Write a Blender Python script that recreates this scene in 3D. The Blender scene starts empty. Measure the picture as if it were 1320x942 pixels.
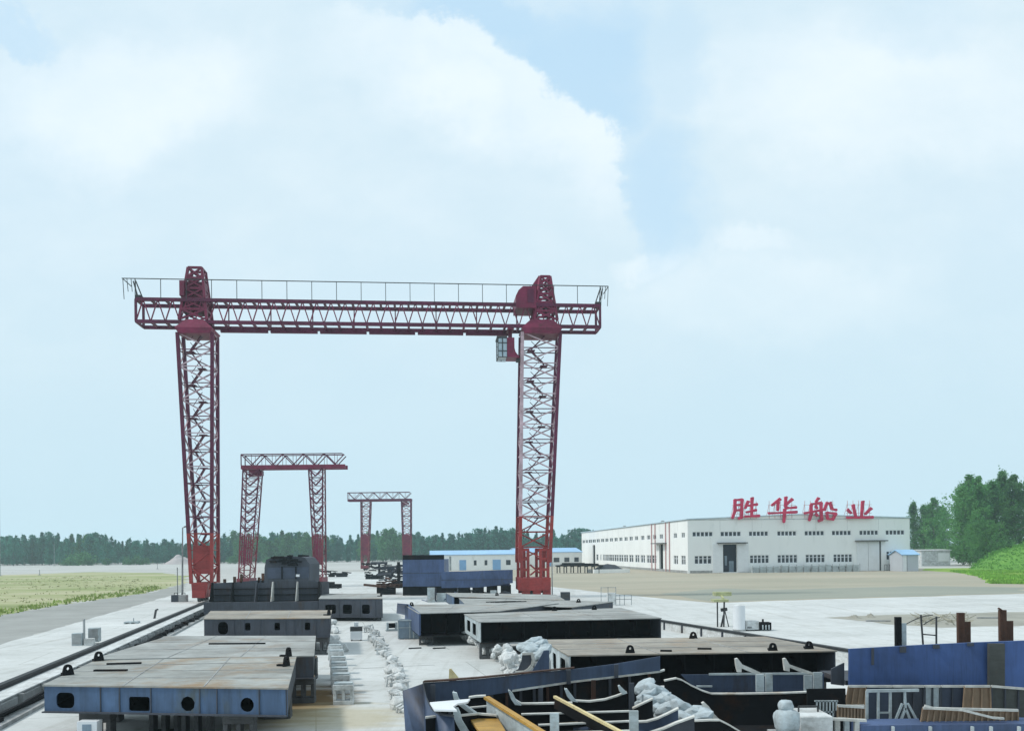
# A shipyard with gantry cranes, deck blocks and a factory hall
EXPOSURE = 0.15
HAZE = 0.00035
CLOUD_LO = (0.64, 0.78, 0.86); CLOUD_HI = (0.87, 0.94, 0.97); SKY_VEIL = (0.54, 0.78, 0.97); SKY_LOW = (0.545, 0.73, 0.83)
import bpy, bmesh, math, random
from mathutils import Vector, Matrix, noise
from mathutils.geometry import tessellate_polygon

SC = bpy.context.scene
COL = SC.collection
R = math.radians
rnd = random.Random(7)

# ------------------------------------------------------------------ camera model
F, H, ROLL = 1150.0, 4.5, R(0.6)
CX, HY = 660.0, 710.0
CR, SR = math.cos(ROLL), math.sin(ROLL)

def ray(px, py):
    dx, dy = px - CX, HY - py
    return (dx * CR + dy * SR) / F, (-dx * SR + dy * CR) / F

def P(px, py, Y):
    u, v = ray(px, py)
    return Vector((u * Y, Y, H + v * Y))

def G(px, py, z=0.0):
    u, v = ray(px, py)
    Y = (z - H) / v
    return Vector((u * Y, Y, z))

# ------------------------------------------------------------------ objects
def tag(o, label=None, cat=None, group=None, kind=None):
    if label: o['label'] = label
    if cat: o['category'] = cat
    if group: o['group'] = group
    if kind: o['kind'] = kind
    return o

def thing(name, label, cat, loc=(0, 0, 0), rz=0.0, group=None):
    o = bpy.data.objects.new(name, None)
    o.empty_display_size = 0.2
    COL.objects.link(o)
    o.location = loc
    o.rotation_euler = (0, 0, rz)
    return tag(o, label, cat, group)

def copy_tree(o, parent=None):
    c = o.copy()
    COL.objects.link(c)
    if parent is not None:
        c.parent = parent
    for ch in o.children:
        copy_tree(ch, c)
    return c

class MB:
    """collects faces; build() links them as one mesh object"""
    def __init__(self):
        self.v, self.f, self.m, self.s = [], [], [], []
    def add(self, vs, fs, m=0, smooth=False):
        b = len(self.v)
        self.v += [Vector(q) for q in vs]
        for f in fs:
            self.f.append([b + i for i in f]); self.m.append(m); self.s.append(smooth)
    def box(self, c, s, m=0, rz=0.0, mat=None):
        c = Vector(c); hx, hy, hz = s[0] / 2, s[1] / 2, s[2] / 2
        vs = [Vector((x, y, z)) for x in (-hx, hx) for y in (-hy, hy) for z in (-hz, hz)]
        M = mat if mat is not None else Matrix.Rotation(rz, 3, 'Z')
        vs = [c + M @ q for q in vs]
        self.add(vs, [(0, 1, 3, 2), (4, 6, 7, 5), (0, 4, 5, 1), (2, 3, 7, 6), (0, 2, 6, 4), (1, 5, 7, 3)], m)
    def bb(self, x0, x1, y0, y1, z0, z1, m=0):
        self.box(((x0 + x1) / 2, (y0 + y1) / 2, (z0 + z1) / 2), (abs(x1 - x0), abs(y1 - y0), abs(z1 - z0)), m)
    def bar(self, p, q, w, h=None, m=0, up=(0, 0, 1)):
        p, q = Vector(p), Vector(q); h = w if h is None else h
        d = q - p
        if d.length < 1e-6: return
        d.normalize(); up = Vector(up)
        if abs(d.dot(up)) > 0.98: up = Vector((0, 1, 0))
        a = d.cross(up).normalized(); b = a.cross(d).normalized()
        vs = [e + a * sx * w / 2 + b * sy * h / 2 for e in (p, q) for sx, sy in ((-1, -1), (1, -1), (1, 1), (-1, 1))]
        self.add(vs, [(3, 2, 1, 0), (4, 5, 6, 7), (0, 1, 5, 4), (1, 2, 6, 5), (2, 3, 7, 6), (3, 0, 4, 7)], m)
    def tube(self, p, q, r0, r1=None, n=8, m=0, cap=True):
        p, q = Vector(p), Vector(q); r1 = r0 if r1 is None else r1
        d = (q - p).normalized()
        up = Vector((0, 0, 1)) if abs(d.z) < 0.95 else Vector((0, 1, 0))
        a = d.cross(up).normalized(); b = d.cross(a).normalized()
        vs = []
        for e, r in ((p, r0), (q, r1)):
            for i in range(n):
                t = 2 * math.pi * i / n
                vs.append(e + (a * math.cos(t) + b * math.sin(t)) * r)
        self.add(vs, [(i, (i + 1) % n, n + (i + 1) % n, n + i) for i in range(n)], m, True)
        if cap:
            self.add(vs[:n], [tuple(range(n))], m); self.add(vs[n:], [tuple(range(n - 1, -1, -1))], m)
    def path(self, pts, w, h=None, m=0, up=(0, 0, 1)):
        for a, b in zip(pts, pts[1:]): self.bar(a, b, w, h, m, up)
    def plate(self, outer, holes, to3, th, m=0, mh=None):
        """flat plate with holes; outer/holes 2D lists, to3(a,b,t) maps plane coords + thickness offset to 3D"""
        loops = [outer] + list(holes)
        tri = tessellate_polygon([[Vector((a, b, 0)) for a, b in L] for L in loops])
        flat = [q for L in loops for q in L]
        for t in (0, th):
            self.add([to3(a, b, t) for a, b in flat], tri, m)
        for k, L in enumerate(loops):
            n = len(L)
            self.add([to3(a, b, 0) for a, b in L] + [to3(a, b, th) for a, b in L],
                     [(i, (i + 1) % n, n + (i + 1) % n, n + i) for i in range(n)], m if (k == 0 or mh is None) else mh)
    def strip(self, A, B, th, m=0, nrm=None, smooth=False):
        """curved plate between polylines A and B with thickness th"""
        n = len(A); A = [Vector(a) for a in A]; B = [Vector(b) for b in B]
        N = []
        for i in range(n):
            t = A[min(i + 1, n - 1)] - A[max(i - 1, 0)]
            s = B[i] - A[i]
            N.append(Vector(nrm) if nrm else t.cross(s).normalized())
        vs = A + B + [A[i] + N[i] * th for i in range(n)] + [B[i] + N[i] * th for i in range(n)]
        fs = []
        for i in range(n - 1):
            fs += [(i, i + 1, n + i + 1, n + i), (2 * n + i + 1, 2 * n + i, 3 * n + i, 3 * n + i + 1),
                   (i + 1, i, 2 * n + i, 2 * n + i + 1), (n + i, n + i + 1, 3 * n + i + 1, 3 * n + i)]
        fs += [(0, n, 3 * n, 2 * n), (n - 1, 3 * n - 1, 4 * n - 1, 2 * n - 1)]
        self.add(vs, fs, m, smooth)
    def build(self, name, mats, parent=None, world=False, bevel=0.0):
        me = bpy.data.meshes.new(name)
        vs = self.v
        if world and parent is not None:
            M = Matrix.Identity(4); q = parent
            while q is not None:
                M = Matrix.Translation(q.location) @ Matrix.Rotation(q.rotation_euler.z, 4, 'Z') @ M; q = q.parent
            Mi = M.inverted()
            vs = [Mi @ q for q in vs]
        me.from_pydata([tuple(q) for q in vs], [], self.f)
        if not isinstance(mats, (list, tuple)): mats = [mats]
        for mt in mats: me.materials.append(mt)
        me.polygons.foreach_set('material_index', self.m)
        me.polygons.foreach_set('use_smooth', self.s)
        bm = bmesh.new(); bm.from_mesh(me)
        bmesh.ops.recalc_face_normals(bm, faces=bm.faces)
        bm.to_mesh(me); bm.free()
        me.update()
        o = bpy.data.objects.new(name, me)
        COL.objects.link(o)
        if parent is not None: o.parent = parent
        if bevel > 0:
            b = o.modifiers.new('bevel', 'BEVEL'); b.width = bevel; b.segments = 1; b.limit_method = 'ANGLE'
        return o

# ------------------------------------------------------------------ materials
def nt(name):
    m = bpy.data.materials.new(name); m.use_nodes = True
    t = m.node_tree
    return m, t, t.nodes['Principled BSDF'], t.nodes['Material Output']

def N(t, typ, **kw):
    n = t.nodes.new(typ)
    for k, v in kw.items():
        if k in n.inputs: n.inputs[k].default_value = v
        else: setattr(n, k, v)
    return n

def ramp(t, src, stops):
    r = t.nodes.new('ShaderNodeValToRGB')
    el = r.color_ramp.elements
    while len(el) < len(stops): el.new(0.5)
    for e, (p, c) in zip(el, stops):
        e.position = p; e.color = (*c, 1) if len(c) == 3 else c
    t.links.new(src, r.inputs['Fac'])
    return r

def mix(t, fac, a, b, blend='MIX'):
    n = t.nodes.new('ShaderNodeMix'); n.data_type = 'RGBA'; n.blend_type = blend
    for key, val in ((0, fac), (6, a), (7, b)):
        if hasattr(val, 'default_value') or hasattr(val, 'is_linked'):
            t.links.new(val, n.inputs[key])
        else:
            n.inputs[key].default_value = val if key == 0 else (*val, 1)
    return n.outputs[2]

def tex(t, scale, detail=6, rough=0.6, coord='Object', sc=(1, 1, 1), loc=(0, 0, 0)):
    tc = t.nodes.new('ShaderNodeTexCoord')
    mp = N(t, 'ShaderNodeMapping'); mp.inputs['Scale'].default_value = sc; mp.inputs['Location'].default_value = loc
    t.links.new(tc.outputs[coord], mp.inputs['Vector'])
    n = N(t, 'ShaderNodeTexNoise', Scale=scale, Detail=detail, Roughness=rough)
    t.links.new(mp.outputs[0], n.inputs['Vector'])
    return n

def mat(name, base, rough=0.6, var=0.25, scale=1.5, rust=0.0, rustcol=(0.16, 0.07, 0.03), metal=0.0, bump=0.15, streak=False, spec=0.4, rust_scale=0.9):
    m, t, bs, out = nt(name)
    n1 = tex(t, scale, 8, 0.65, sc=(1, 1, 0.25) if streak else (1, 1, 1))
    lo = tuple(c * (1 - var) for c in base); hi = tuple(min(1, c * (1 + var)) for c in base)
    c = ramp(t, n1.outputs['Fac'], [(0.3, lo), (0.7, hi)]).outputs['Color']
    if rust > 0:
        n2 = tex(t, rust_scale, 9, 0.7, sc=(1, 1, 0.3) if streak else (1, 1, 1), loc=(3.1, 1.7, 0.4))
        r = ramp(t, n2.outputs['Fac'], [(0.62 - 0.22 * rust, (0, 0, 0)), (0.74 - 0.12 * rust, (1, 1, 1))])
        c = mix(t, r.outputs['Color'], c, rustcol)
    if var >= 0.12:      # uneven grime: broad patches, runs and fine scratches
        nd = tex(t, scale * 0.4, 5, 0.75, loc=(7, 2, 5)); dr = ramp(t, nd.outputs['Fac'], [(0.32, (0.62, 0.60, 0.58)), (0.58, (1.06, 1.06, 1.06))])
        c = mix(t, 0.85, c, dr.outputs['Color'], 'MULTIPLY')
        ns = tex(t, 5.5, 8, 0.8, sc=(1.6, 1.6, 0.12) if streak else (0.25, 1.4, 1), loc=(1, 9, 3)); dr2 = ramp(t, ns.outputs['Fac'], [(0.34, (0.66, 0.64, 0.61)), (0.52, (1.04, 1.04, 1.04))])
        c = mix(t, 0.7, c, dr2.outputs['Color'], 'MULTIPLY')
    t.links.new(c, bs.inputs['Base Color'])
    rr = ramp(t, n1.outputs['Fac'], [(0.2, (rough * 0.8,) * 3), (0.8, (min(1, rough * 1.2),) * 3)])
    t.links.new(rr.outputs['Color'], bs.inputs['Roughness'])
    bs.inputs['Metallic'].default_value = metal
    bs.inputs['Specular IOR Level'].default_value = spec
    if bump > 0:
        n3 = tex(t, scale * 6, 6, 0.7)
        b = N(t, 'ShaderNodeBump', Strength=bump, Distance=0.03)
        t.links.new(n3.outputs['Fac'], b.inputs['Height'])
        t.links.new(b.outputs[0], bs.inputs['Normal'])
    return m

M = {}
M['deck'] = mat('deck_steel', (0.31, 0.32, 0.305), 0.75, 0.25, 0.9, rust=0.62, rustcol=(0.27, 0.19, 0.115), bump=0.25, rust_scale=0.5)
M['deck_grey'] = mat('deck_grey_steel', (0.325, 0.335, 0.325), 0.75, 0.22, 0.9, rust=0.4, rustcol=(0.26, 0.20, 0.15), bump=0.25, rust_scale=0.5)
M['deck_tan'] = mat('deck_tan_steel', (0.31, 0.285, 0.245), 0.75, 0.22, 0.9, rust=0.5, rustcol=(0.30, 0.22, 0.15), bump=0.25, rust_scale=0.5)
M['hull_blue'] = mat('hull_blue_primer', (0.062, 0.10, 0.205), 0.55, 0.25, 0.8, rust=0.25, rustcol=(0.05, 0.06, 0.08), streak=True, bump=0.1)
M['panel_blue'] = mat('panel_blue_primer', (0.046, 0.098, 0.265), 0.55, 0.25, 0.6, rust=0.3, rustcol=(0.05, 0.06, 0.10), streak=True, bump=0.08)
M['end_blue'] = mat('block_end_primer', (0.058, 0.105, 0.19), 0.6, 0.35, 0.9, rust=0.45, rustcol=(0.075, 0.085, 0.06), streak=True, bump=0.1)
M['hull_dark'] = mat('side_plate_primer', (0.045, 0.070, 0.125), 0.55, 0.3, 0.9, rust=0.4, rustcol=(0.04, 0.035, 0.035), streak=True, bump=0.12)
M['pier_shade'] = mat('shaded_concrete', (0.10, 0.105, 0.11), 0.9, 0.3, 2.0, rust=0.3, rustcol=(0.06, 0.05, 0.045), bump=0.4)  # pier concrete darkened: shade under the blocks is put into the colour
M['grey_primer'] = mat('grey_primer', (0.05, 0.058, 0.075), 0.7, 0.3, 0.8, rust=0.3, rustcol=(0.06, 0.04, 0.03), streak=True)
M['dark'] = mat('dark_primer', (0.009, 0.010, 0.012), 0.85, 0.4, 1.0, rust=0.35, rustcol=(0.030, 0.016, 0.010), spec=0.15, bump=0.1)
M['rust'] = mat('rusted_steel', (0.075, 0.035, 0.022), 0.9, 0.4, 3.0, rust=0.4, rustcol=(0.03, 0.018, 0.015), streak=True, bump=0.4)
M['brown'] = mat('brown_primer', (0.27, 0.19, 0.125), 0.8, 0.25, 1.5, rust=0.3, rustcol=(0.14, 0.11, 0.09), streak=True)
M['edge'] = mat('bare_flange_steel', (0.55, 0.55, 0.52), 0.6, 0.15, 3.0, rust=0.25, rustcol=(0.40, 0.30, 0.20))
M['pale'] = mat('pale_steel', (0.42, 0.48, 0.50), 0.6, 0.2, 2.0, rust=0.15, rustcol=(0.3, 0.25, 0.2))
M['yellow'] = mat('yellow_beam_paint', (0.42, 0.245, 0.055), 0.55, 0.2, 2.5, rust=0.3, rustcol=(0.30, 0.16, 0.04))
M['paleyellow'] = mat('pale_yellow_paint', (0.62, 0.52, 0.28), 0.6, 0.2, 2.5, rust=0.2, rustcol=(0.4, 0.3, 0.15))
M['conc'] = mat('pale_concrete', (0.58, 0.60, 0.60), 0.9, 0.15, 4.0, rust=0.2, rustcol=(0.40, 0.40, 0.38), bump=0.4)
M['conc_grey'] = mat('grey_concrete', (0.33, 0.34, 0.34), 0.9, 0.25, 2.0, rust=0.3, rustcol=(0.20, 0.20, 0.19), bump=0.4)
M['sack'] = mat('white_sack_cloth', (0.42, 0.48, 0.51), 0.85, 0.16, 4.0, rust=0.12, rustcol=(0.42, 0.46, 0.47), bump=0.5)
M['maroon'] = mat('maroon_crane_paint', (0.175, 0.010, 0.048), 0.5, 0.3, 0.7, rust=0.25, rustcol=(0.055, 0.012, 0.018), bump=0.05)
M['maroon_dark'] = mat('dark_maroon_paint', (0.105, 0.008, 0.042), 0.6, 0.3, 0.7, bump=0.05)
M['red'] = mat('red_crane_paint', (0.30, 0.034, 0.032), 0.5, 0.25, 0.8, rust=0.25, rustcol=(0.13, 0.02, 0.02), bump=0.05)
M['red_far'] = mat('faded_red_paint', (0.20, 0.035, 0.050), 0.6, 0.25, 0.8, rust=0.3, rustcol=(0.12, 0.02, 0.03), bump=0.05)
M['pink'] = mat('faded_pink_paint', (0.50, 0.36, 0.40), 0.6, 0.3, 0.8, rust=0.3, rustcol=(0.30, 0.10, 0.12), bump=0.05)
M['glass'] = mat('dark_window_glass', (0.018, 0.024, 0.035), 0.12, 0.3, 0.5, bump=0.0, spec=0.5)
M['cabglass'] = mat('pale_cab_glass', (0.40, 0.50, 0.56), 0.15, 0.1, 0.5, bump=0.0, spec=0.6)
M['white'] = mat('white_wall_paint', (0.80, 0.81, 0.80), 0.7, 0.05, 0.15, rust=0.35, rustcol=(0.70, 0.71, 0.70), streak=True, bump=0.04)
M['frame_white'] = mat('white_frame', (0.70, 0.72, 0.74), 0.5, 0.06, 1.0, bump=0.0)
M['roof_pale'] = mat('pale_blue_roof', (0.50, 0.62, 0.70), 0.5, 0.1, 0.3, bump=0.03)
M['roof_blue'] = mat('sky_blue_roof', (0.30, 0.50, 0.72), 0.5, 0.1, 0.4, bump=0.03)
M['door_blue'] = mat('blue_door', (0.20, 0.38, 0.62), 0.5, 0.1, 0.8, bump=0.0)
M['door_dark'] = mat('dark_interior', (0.02, 0.028, 0.05), 0.8, 0.3, 0.5, bump=0.0)
M['sign_red'] = mat('red_sign_letters', (0.56, 0.010, 0.080), 0.45, 0.12, 1.0, bump=0.0)
M['pipe_pink'] = mat('faded_red_pipe', (0.52, 0.30, 0.30), 0.6, 0.1, 1.0, bump=0.0)
M['steel'] = mat('galvanised_steel', (0.30, 0.33, 0.34), 0.5, 0.2, 2.0, metal=0.3, bump=0.0)
M['thin_dark'] = mat('dark_thin_steel', (0.05, 0.052, 0.055), 0.6, 0.2, 2.0, bump=0.0)
M['box_blue'] = mat('grey_blue_sheet', (0.24, 0.32, 0.40), 0.6, 0.25, 0.9, rust=0.2, rustcol=(0.34, 0.42, 0.48), streak=True)
M['rail_dark'] = mat('dark_rail', (0.018, 0.02, 0.022), 0.6, 0.3, 1.0, bump=0.0)
M['bark'] = mat('tree_bark', (0.10, 0.085, 0.065), 0.95, 0.3, 3.0, bump=0.4)
M['bark_pale'] = mat('pale_bark', (0.30, 0.30, 0.26), 0.95, 0.3, 3.0, bump=0.3)
M['lime'] = mat('yellow_green_paint', (0.40, 0.42, 0.22), 0.6, 0.15, 2.0, bump=0.0)

def leafmat(name, a, b, scale=0.5):
    m, t, bs, out = nt(name)
    n1 = tex(t, scale, 4, 0.6)
    c = ramp(t, n1.outputs['Fac'], [(0.33, a), (0.67, b)]).outputs['Color']
    oi = t.nodes.new('ShaderNodeObjectInfo')
    hs = N(t, 'ShaderNodeHueSaturation')
    mr = N(t, 'ShaderNodeMapRange'); mr.inputs['To Min'].default_value = 0.75; mr.inputs['To Max'].default_value = 1.3
    t.links.new(oi.outputs['Random'], mr.inputs['Value'])
    t.links.new(mr.outputs[0], hs.inputs['Value'])
    t.links.new(c, hs.inputs['Color'])
    t.links.new(hs.outputs[0], bs.inputs['Base Color'])
    bs.inputs['Roughness'].default_value = 0.7
    bs.inputs['Specular IOR Level'].default_value = 0.2
    tr = t.nodes.new('ShaderNodeBsdfTranslucent')
    t.links.new(hs.outputs[0], tr.inputs['Color'])
    ms = N(t, 'ShaderNodeMixShader'); ms.inputs[0].default_value = 0.5
    t.links.new(bs.outputs[0], ms.inputs[1]); t.links.new(tr.outputs[0], ms.inputs[2])
    t.links.new(ms.outputs[0], out.inputs['Surface'])
    return m
M['leaf_far'] = leafmat('far_foliage', (0.025, 0.150, 0.115), (0.065, 0.235, 0.155), 0.35)  # leaf green tinted teal: distant haze is put into the colour
M['leaf_bright'] = leafmat('bright_foliage', (0.05, 0.16, 0.07), (0.10, 0.25, 0.09), 0.35)
M['leaf_near'] = leafmat('near_foliage', (0.045, 0.165, 0.055), (0.12, 0.30, 0.085), 0.45)
M['leaf_light'] = leafmat('light_foliage', (0.06, 0.19, 0.06), (0.13, 0.31, 0.09), 0.45)
M['leaf_shrub'] = leafmat('shrub_foliage', (0.085, 0.23, 0.04), (0.15, 0.33, 0.07), 0.4)

# ground materials -----------------------------------------------------------
def ground_mat(name, stops, scale, stops2=None, scale2=0.02, bump=0.3, bscale=3.0, sc=(1, 1, 1), stain=None, rough=0.95, slabs=False):
    m, t, bs, out = nt(name)
    n1 = tex(t, scale, 10, 0.65, sc=sc)
    c = ramp(t, n1.outputs['Fac'], stops).outputs['Color']
    if stops2:
        n2 = tex(t, scale2, 8, 0.7, loc=(11, 5, 0), sc=sc)
        c2 = ramp(t, n2.outputs['Fac'], stops2).outputs['Color']
        c = mix(t, 1.0, c, c2, 'MULTIPLY')
    if slabs:
        tc = t.nodes.new('ShaderNodeTexCoord'); mp = N(t, 'ShaderNodeMapping'); mp.inputs['Rotation'].default_value = (0, 0, R(-12.5)); t.links.new(tc.outputs['Object'], mp.inputs['Vector'])
        bk = t.nodes.new('ShaderNodeTexBrick'); bk.offset = 0.5; bk.inputs['Scale'].default_value = 1.0; bk.inputs['Brick Width'].default_value = 6.0; bk.inputs['Row Height'].default_value = 4.5; bk.inputs['Mortar Size'].default_value = 0.022; bk.inputs['Mortar Smooth'].default_value = 0.3
        bk.inputs['Color1'].default_value = (1, 1, 1, 1); bk.inputs['Color2'].default_value = (0.93, 0.935, 0.93, 1); bk.inputs['Mortar'].default_value = (0.62, 0.62, 0.60, 1); t.links.new(mp.outputs[0], bk.inputs['Vector'])
        c = mix(t, 1.0, c, bk.outputs['Color'], 'MULTIPLY')
        nf = tex(t, 1.3, 10, 0.8, loc=(4, 4, 0)); fr = ramp(t, nf.outputs['Fac'], [(0.36, (0.74, 0.73, 0.70)), (0.5, (1, 1, 1))]); c = mix(t, 0.6, c, fr.outputs['Color'], 'MULTIPLY')
        mp2 = N(t, 'ShaderNodeMapping'); mp2.inputs['Rotation'].default_value = (0, 0, R(-12.5)); mp2.inputs['Scale'].default_value = (1.6, 0.05, 1); t.links.new(tc.outputs['Object'], mp2.inputs['Vector'])
        nk = N(t, 'ShaderNodeTexNoise', Scale=1.0, Detail=5, Roughness=0.6); t.links.new(mp2.outputs[0], nk.inputs['Vector']); kr = ramp(t, nk.outputs['Fac'], [(0.33, (0.84, 0.83, 0.81)), (0.46, (1, 1, 1))]); c = mix(t, 0.8, c, kr.outputs['Color'], 'MULTIPLY')
    if stain:
        for (cx, cy, rx, ry, colr, strength) in stain:
            tc = t.nodes.new('ShaderNodeTexCoord')
            mp = N(t, 'ShaderNodeMapping'); mp.vector_type = 'TEXTURE'
            mp.inputs['Location'].default_value = (cx, cy, 0); mp.inputs['Scale'].default_value = (rx, ry, 1)
            t.links.new(tc.outputs['Object'], mp.inputs['Vector'])
            nn = tex(t, 0.9, 6, 0.7, sc=(0.35, 1.6, 1))
            vm = N(t, 'ShaderNodeVectorMath', operation='LENGTH'); t.links.new(mp.outputs[0], vm.inputs[0])
            ad = N(t, 'ShaderNodeMath', operation='MULTIPLY_ADD'); ad.inputs[1].default_value = 1.6; 
            t.links.new(nn.outputs['Fac'], ad.inputs[0]); 
            sub = N(t, 'ShaderNodeMath', operation='SUBTRACT'); sub.inputs[1].default_value = 0.8
            t.links.new(vm.outputs['Value'], sub.inputs[0]); t.links.new(sub.outputs[0], ad.inputs[2])
            rr = ramp(t, ad.outputs[0], [(0.5, (strength,) * 3), (1.0, (0, 0, 0))])
            c = mix(t, rr.outputs['Color'], c, colr)
    t.links.new(c, bs.inputs['Base Color'])
    bs.inputs['Roughness'].default_value = rough
    bs.inputs['Specular IOR Level'].default_value = 0.25
    n3 = tex(t, bscale, 8, 0.7)
    b = N(t, 'ShaderNodeBump', Strength=bump, Distance=0.05)
    t.links.new(n3.outputs['Fac'], b.inputs['Height']); t.links.new(b.outputs[0], bs.inputs['Normal'])
    return m
# ------------------------------------------------------------------ camera
cd = bpy.data.cameras.new('camera'); cam = bpy.data.objects.new('camera', cd); COL.objects.link(cam)
cam.location = (0, 0, H); cam.rotation_euler = (R(90), ROLL, 0)
cd.sensor_fit = 'HORIZONTAL'; cd.sensor_width = 36; cd.lens = 36 * F / 1320
cd.shift_y = (HY - 471) / 1320; cd.clip_start = 0.1; cd.clip_end = 8000
SC.camera = cam

# ------------------------------------------------------------------ light
SUN_EL, SUN_AZ = R(50), R(-98)          # azimuth measured from +Y (view direction) to +X; negative = left
sd = bpy.data.lights.new('sun', 'SUN'); sun = bpy.data.objects.new('sun', sd); COL.objects.link(sun)
sd.energy = 2.1; sd.angle = R(6); sd.color = (1.0, 0.96, 0.90)
dv = Vector((math.sin(SUN_AZ) * math.cos(SUN_EL), math.cos(SUN_AZ) * math.cos(SUN_EL), math.sin(SUN_EL)))
sun.rotation_euler = dv.to_track_quat('Z', 'Y').to_euler(); sun.location = dv * 100

w = bpy.data.worlds.new('World'); SC.world = w; w.use_nodes = True
t = w.node_tree; bg = t.nodes['Background']
sky = N(t, 'ShaderNodeTexSky'); sky.sky_type = 'NISHITA'; sky.sun_disc = False
sky.sun_elevation = SUN_EL; sky.sun_rotation = SUN_AZ
sky.altitude = 50; sky.air_density = 1.0; sky.dust_density = 1.5; sky.ozone_density = 1.0
bg.inputs['Strength'].default_value = 0.10
tc = t.nodes.new('ShaderNodeTexCoord')
sx = t.nodes.new('ShaderNodeSeparateXYZ'); t.links.new(tc.outputs['Generated'], sx.inputs[0])
def mth(op, a, b=None, clamp=False):
    n = N(t, 'ShaderNodeMath', operation=op); n.use_clamp = clamp
    for i, x in enumerate((a, b)):
        if x is None: continue
        if isinstance(x, (int, float)): n.inputs[i].default_value = x
        else: t.links.new(x, n.inputs[i])
    return n.outputs[0]
ay = mth('MAXIMUM', mth('ABSOLUTE', sx.outputs['Y']), 0.08)
uu = mth('DIVIDE', sx.outputs['X'], ay); vv = mth('DIVIDE', sx.outputs['Z'], ay)
cb = t.nodes.new('ShaderNodeCombineXYZ'); t.links.new(uu, cb.inputs[0]); t.links.new(vv, cb.inputs[1])
def sn(scale, detail, rough, off=(0, 0, 0), sc=(1, 1, 1), dist=0.0):
    mp = N(t, 'ShaderNodeMapping'); mp.inputs['Location'].default_value = off; mp.inputs['Scale'].default_value = sc
    t.links.new(cb.outputs[0], mp.inputs[0])
    n = N(t, 'ShaderNodeTexNoise', Scale=scale, Detail=detail, Roughness=rough, Distortion=dist)
    t.links.new(mp.outputs[0], n.inputs['Vector']); return n
warp = sn(5.0, 9, 0.66, (3, 1, 0))
wv = N(t, 'ShaderNodeVectorMath', operation='SUBTRACT'); t.links.new(warp.outputs['Color'], wv.inputs[0]); wv.inputs[1].default_value = (0.5, 0.5, 0.5)
ws = N(t, 'ShaderNodeVectorMath', operation='SCALE'); ws.inputs['Scale'].default_value = 0.20; t.links.new(wv.outputs[0], ws.inputs[0])
wp = N(t, 'ShaderNodeVectorMath', operation='ADD'); t.links.new(cb.outputs[0], wp.inputs[0]); t.links.new(ws.outputs[0], wp.inputs[1])
def blob(px, py, rx, ry, rot=0.0, inner=0.45, outer=1.25):
    """soft patch of open sky / cloud in direction space (u = x/y, v = z/y)"""
    mp = N(t, 'ShaderNodeMapping'); mp.vector_type = 'TEXTURE'
    mp.inputs['Location'].default_value = ((px - CX) / F, (HY - py) / F, 0)
    mp.inputs['Rotation'].default_value = (0, 0, R(rot))
    mp.inputs['Scale'].default_value = (rx / F, ry / F, 1)
    t.links.new(wp.outputs[0], mp.inputs[0])
    ln = N(t, 'ShaderNodeVectorMath', operation='LENGTH'); t.links.new(mp.outputs[0], ln.inputs[0])
    mr = N(t, 'ShaderNodeMapRange', interpolation_type='SMOOTHSTEP')
    mr.inputs['From Min'].default_value = outer; mr.inputs['From Max'].default_value = inner
    t.links.new(ln.outputs['Value'], mr.inputs['Value']); return mr.outputs[0]
def mx(*xs):
    o = xs[0]
    for x in xs[1:]: o = mth('MAXIMUM', o, x)
    return o
mass = blob(480, 335, 345, 325, 0, 0.965, 1.03)
openings = mx(mth('MULTIPLY', blob(745, 95, 130, 150, 20, 0.35, 1.2), 0.95), mth('MULTIPLY', blob(650, 15, 190, 50, 0, 0.3, 1.3), 0.9), mth('MULTIPLY', blob(850, 250, 75, 130, 8, 0.15, 1.25), 0.8),
              mth('MULTIPLY', blob(20, 25, 75, 25), 0.55), mth('MULTIPLY', blob(600, 12, 90, 22, -20), 0.7), mth('MULTIPLY', blob(880, 80, 60, 90), 0.35),
              mth('MULTIPLY', blob(1200, 30, 110, 40), 0.2))
openings = mth('MULTIPLY', openings, mth('SUBTRACT', 1.0, mth('MULTIPLY', mass, 0.93)))
rim = mth('MULTIPLY', mth('MULTIPLY', mass, mth('SUBTRACT', 1.0, blob(470, 345, 340, 320, 0, 0.70, 0.99))), blob(660, 110, 260, 190, 0, 0.4, 1.2))
edge_cloud = mx(rim, blob(610, 120, 140, 70, -30, 0.1, 1.3),
                mth('MULTIPLY', blob(160, 110, 200, 100), 0.8), mth('MULTIPLY', blob(840, 345, 60, 28), 0.75), mth('MULTIPLY', blob(1150, 130, 260, 110), 0.6),
                mth('MULTIPLY', blob(970, 330, 70, 25), 0.6), mth('MULTIPLY', blob(1000, 395, 230, 60), 0.5))
fine = sn(9, 8, 0.6, (7, 2, 0), (0.8, 1.3, 1))
soft = sn(2.2, 6, 0.55, (1, 5, 0), (0.8, 1.4, 1))
cover = mth('SUBTRACT', 1.0, openings, True)
cover = mth('ADD', mth('MULTIPLY', cover, 0.78), mth('MULTIPLY', mth('SUBTRACT', soft.outputs['Fac'], 0.32), 0.55), True)
bright = mth('ADD', mth('MULTIPLY', edge_cloud, 0.75), mth('MULTIPLY', mth('SUBTRACT', fine.outputs['Fac'], 0.42), 0.9), True)
K = 10.0    # background strength is 0.10
cloud = mix(t, bright, tuple(c * K for c in CLOUD_LO), tuple(c * K for c in CLOUD_HI))
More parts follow.
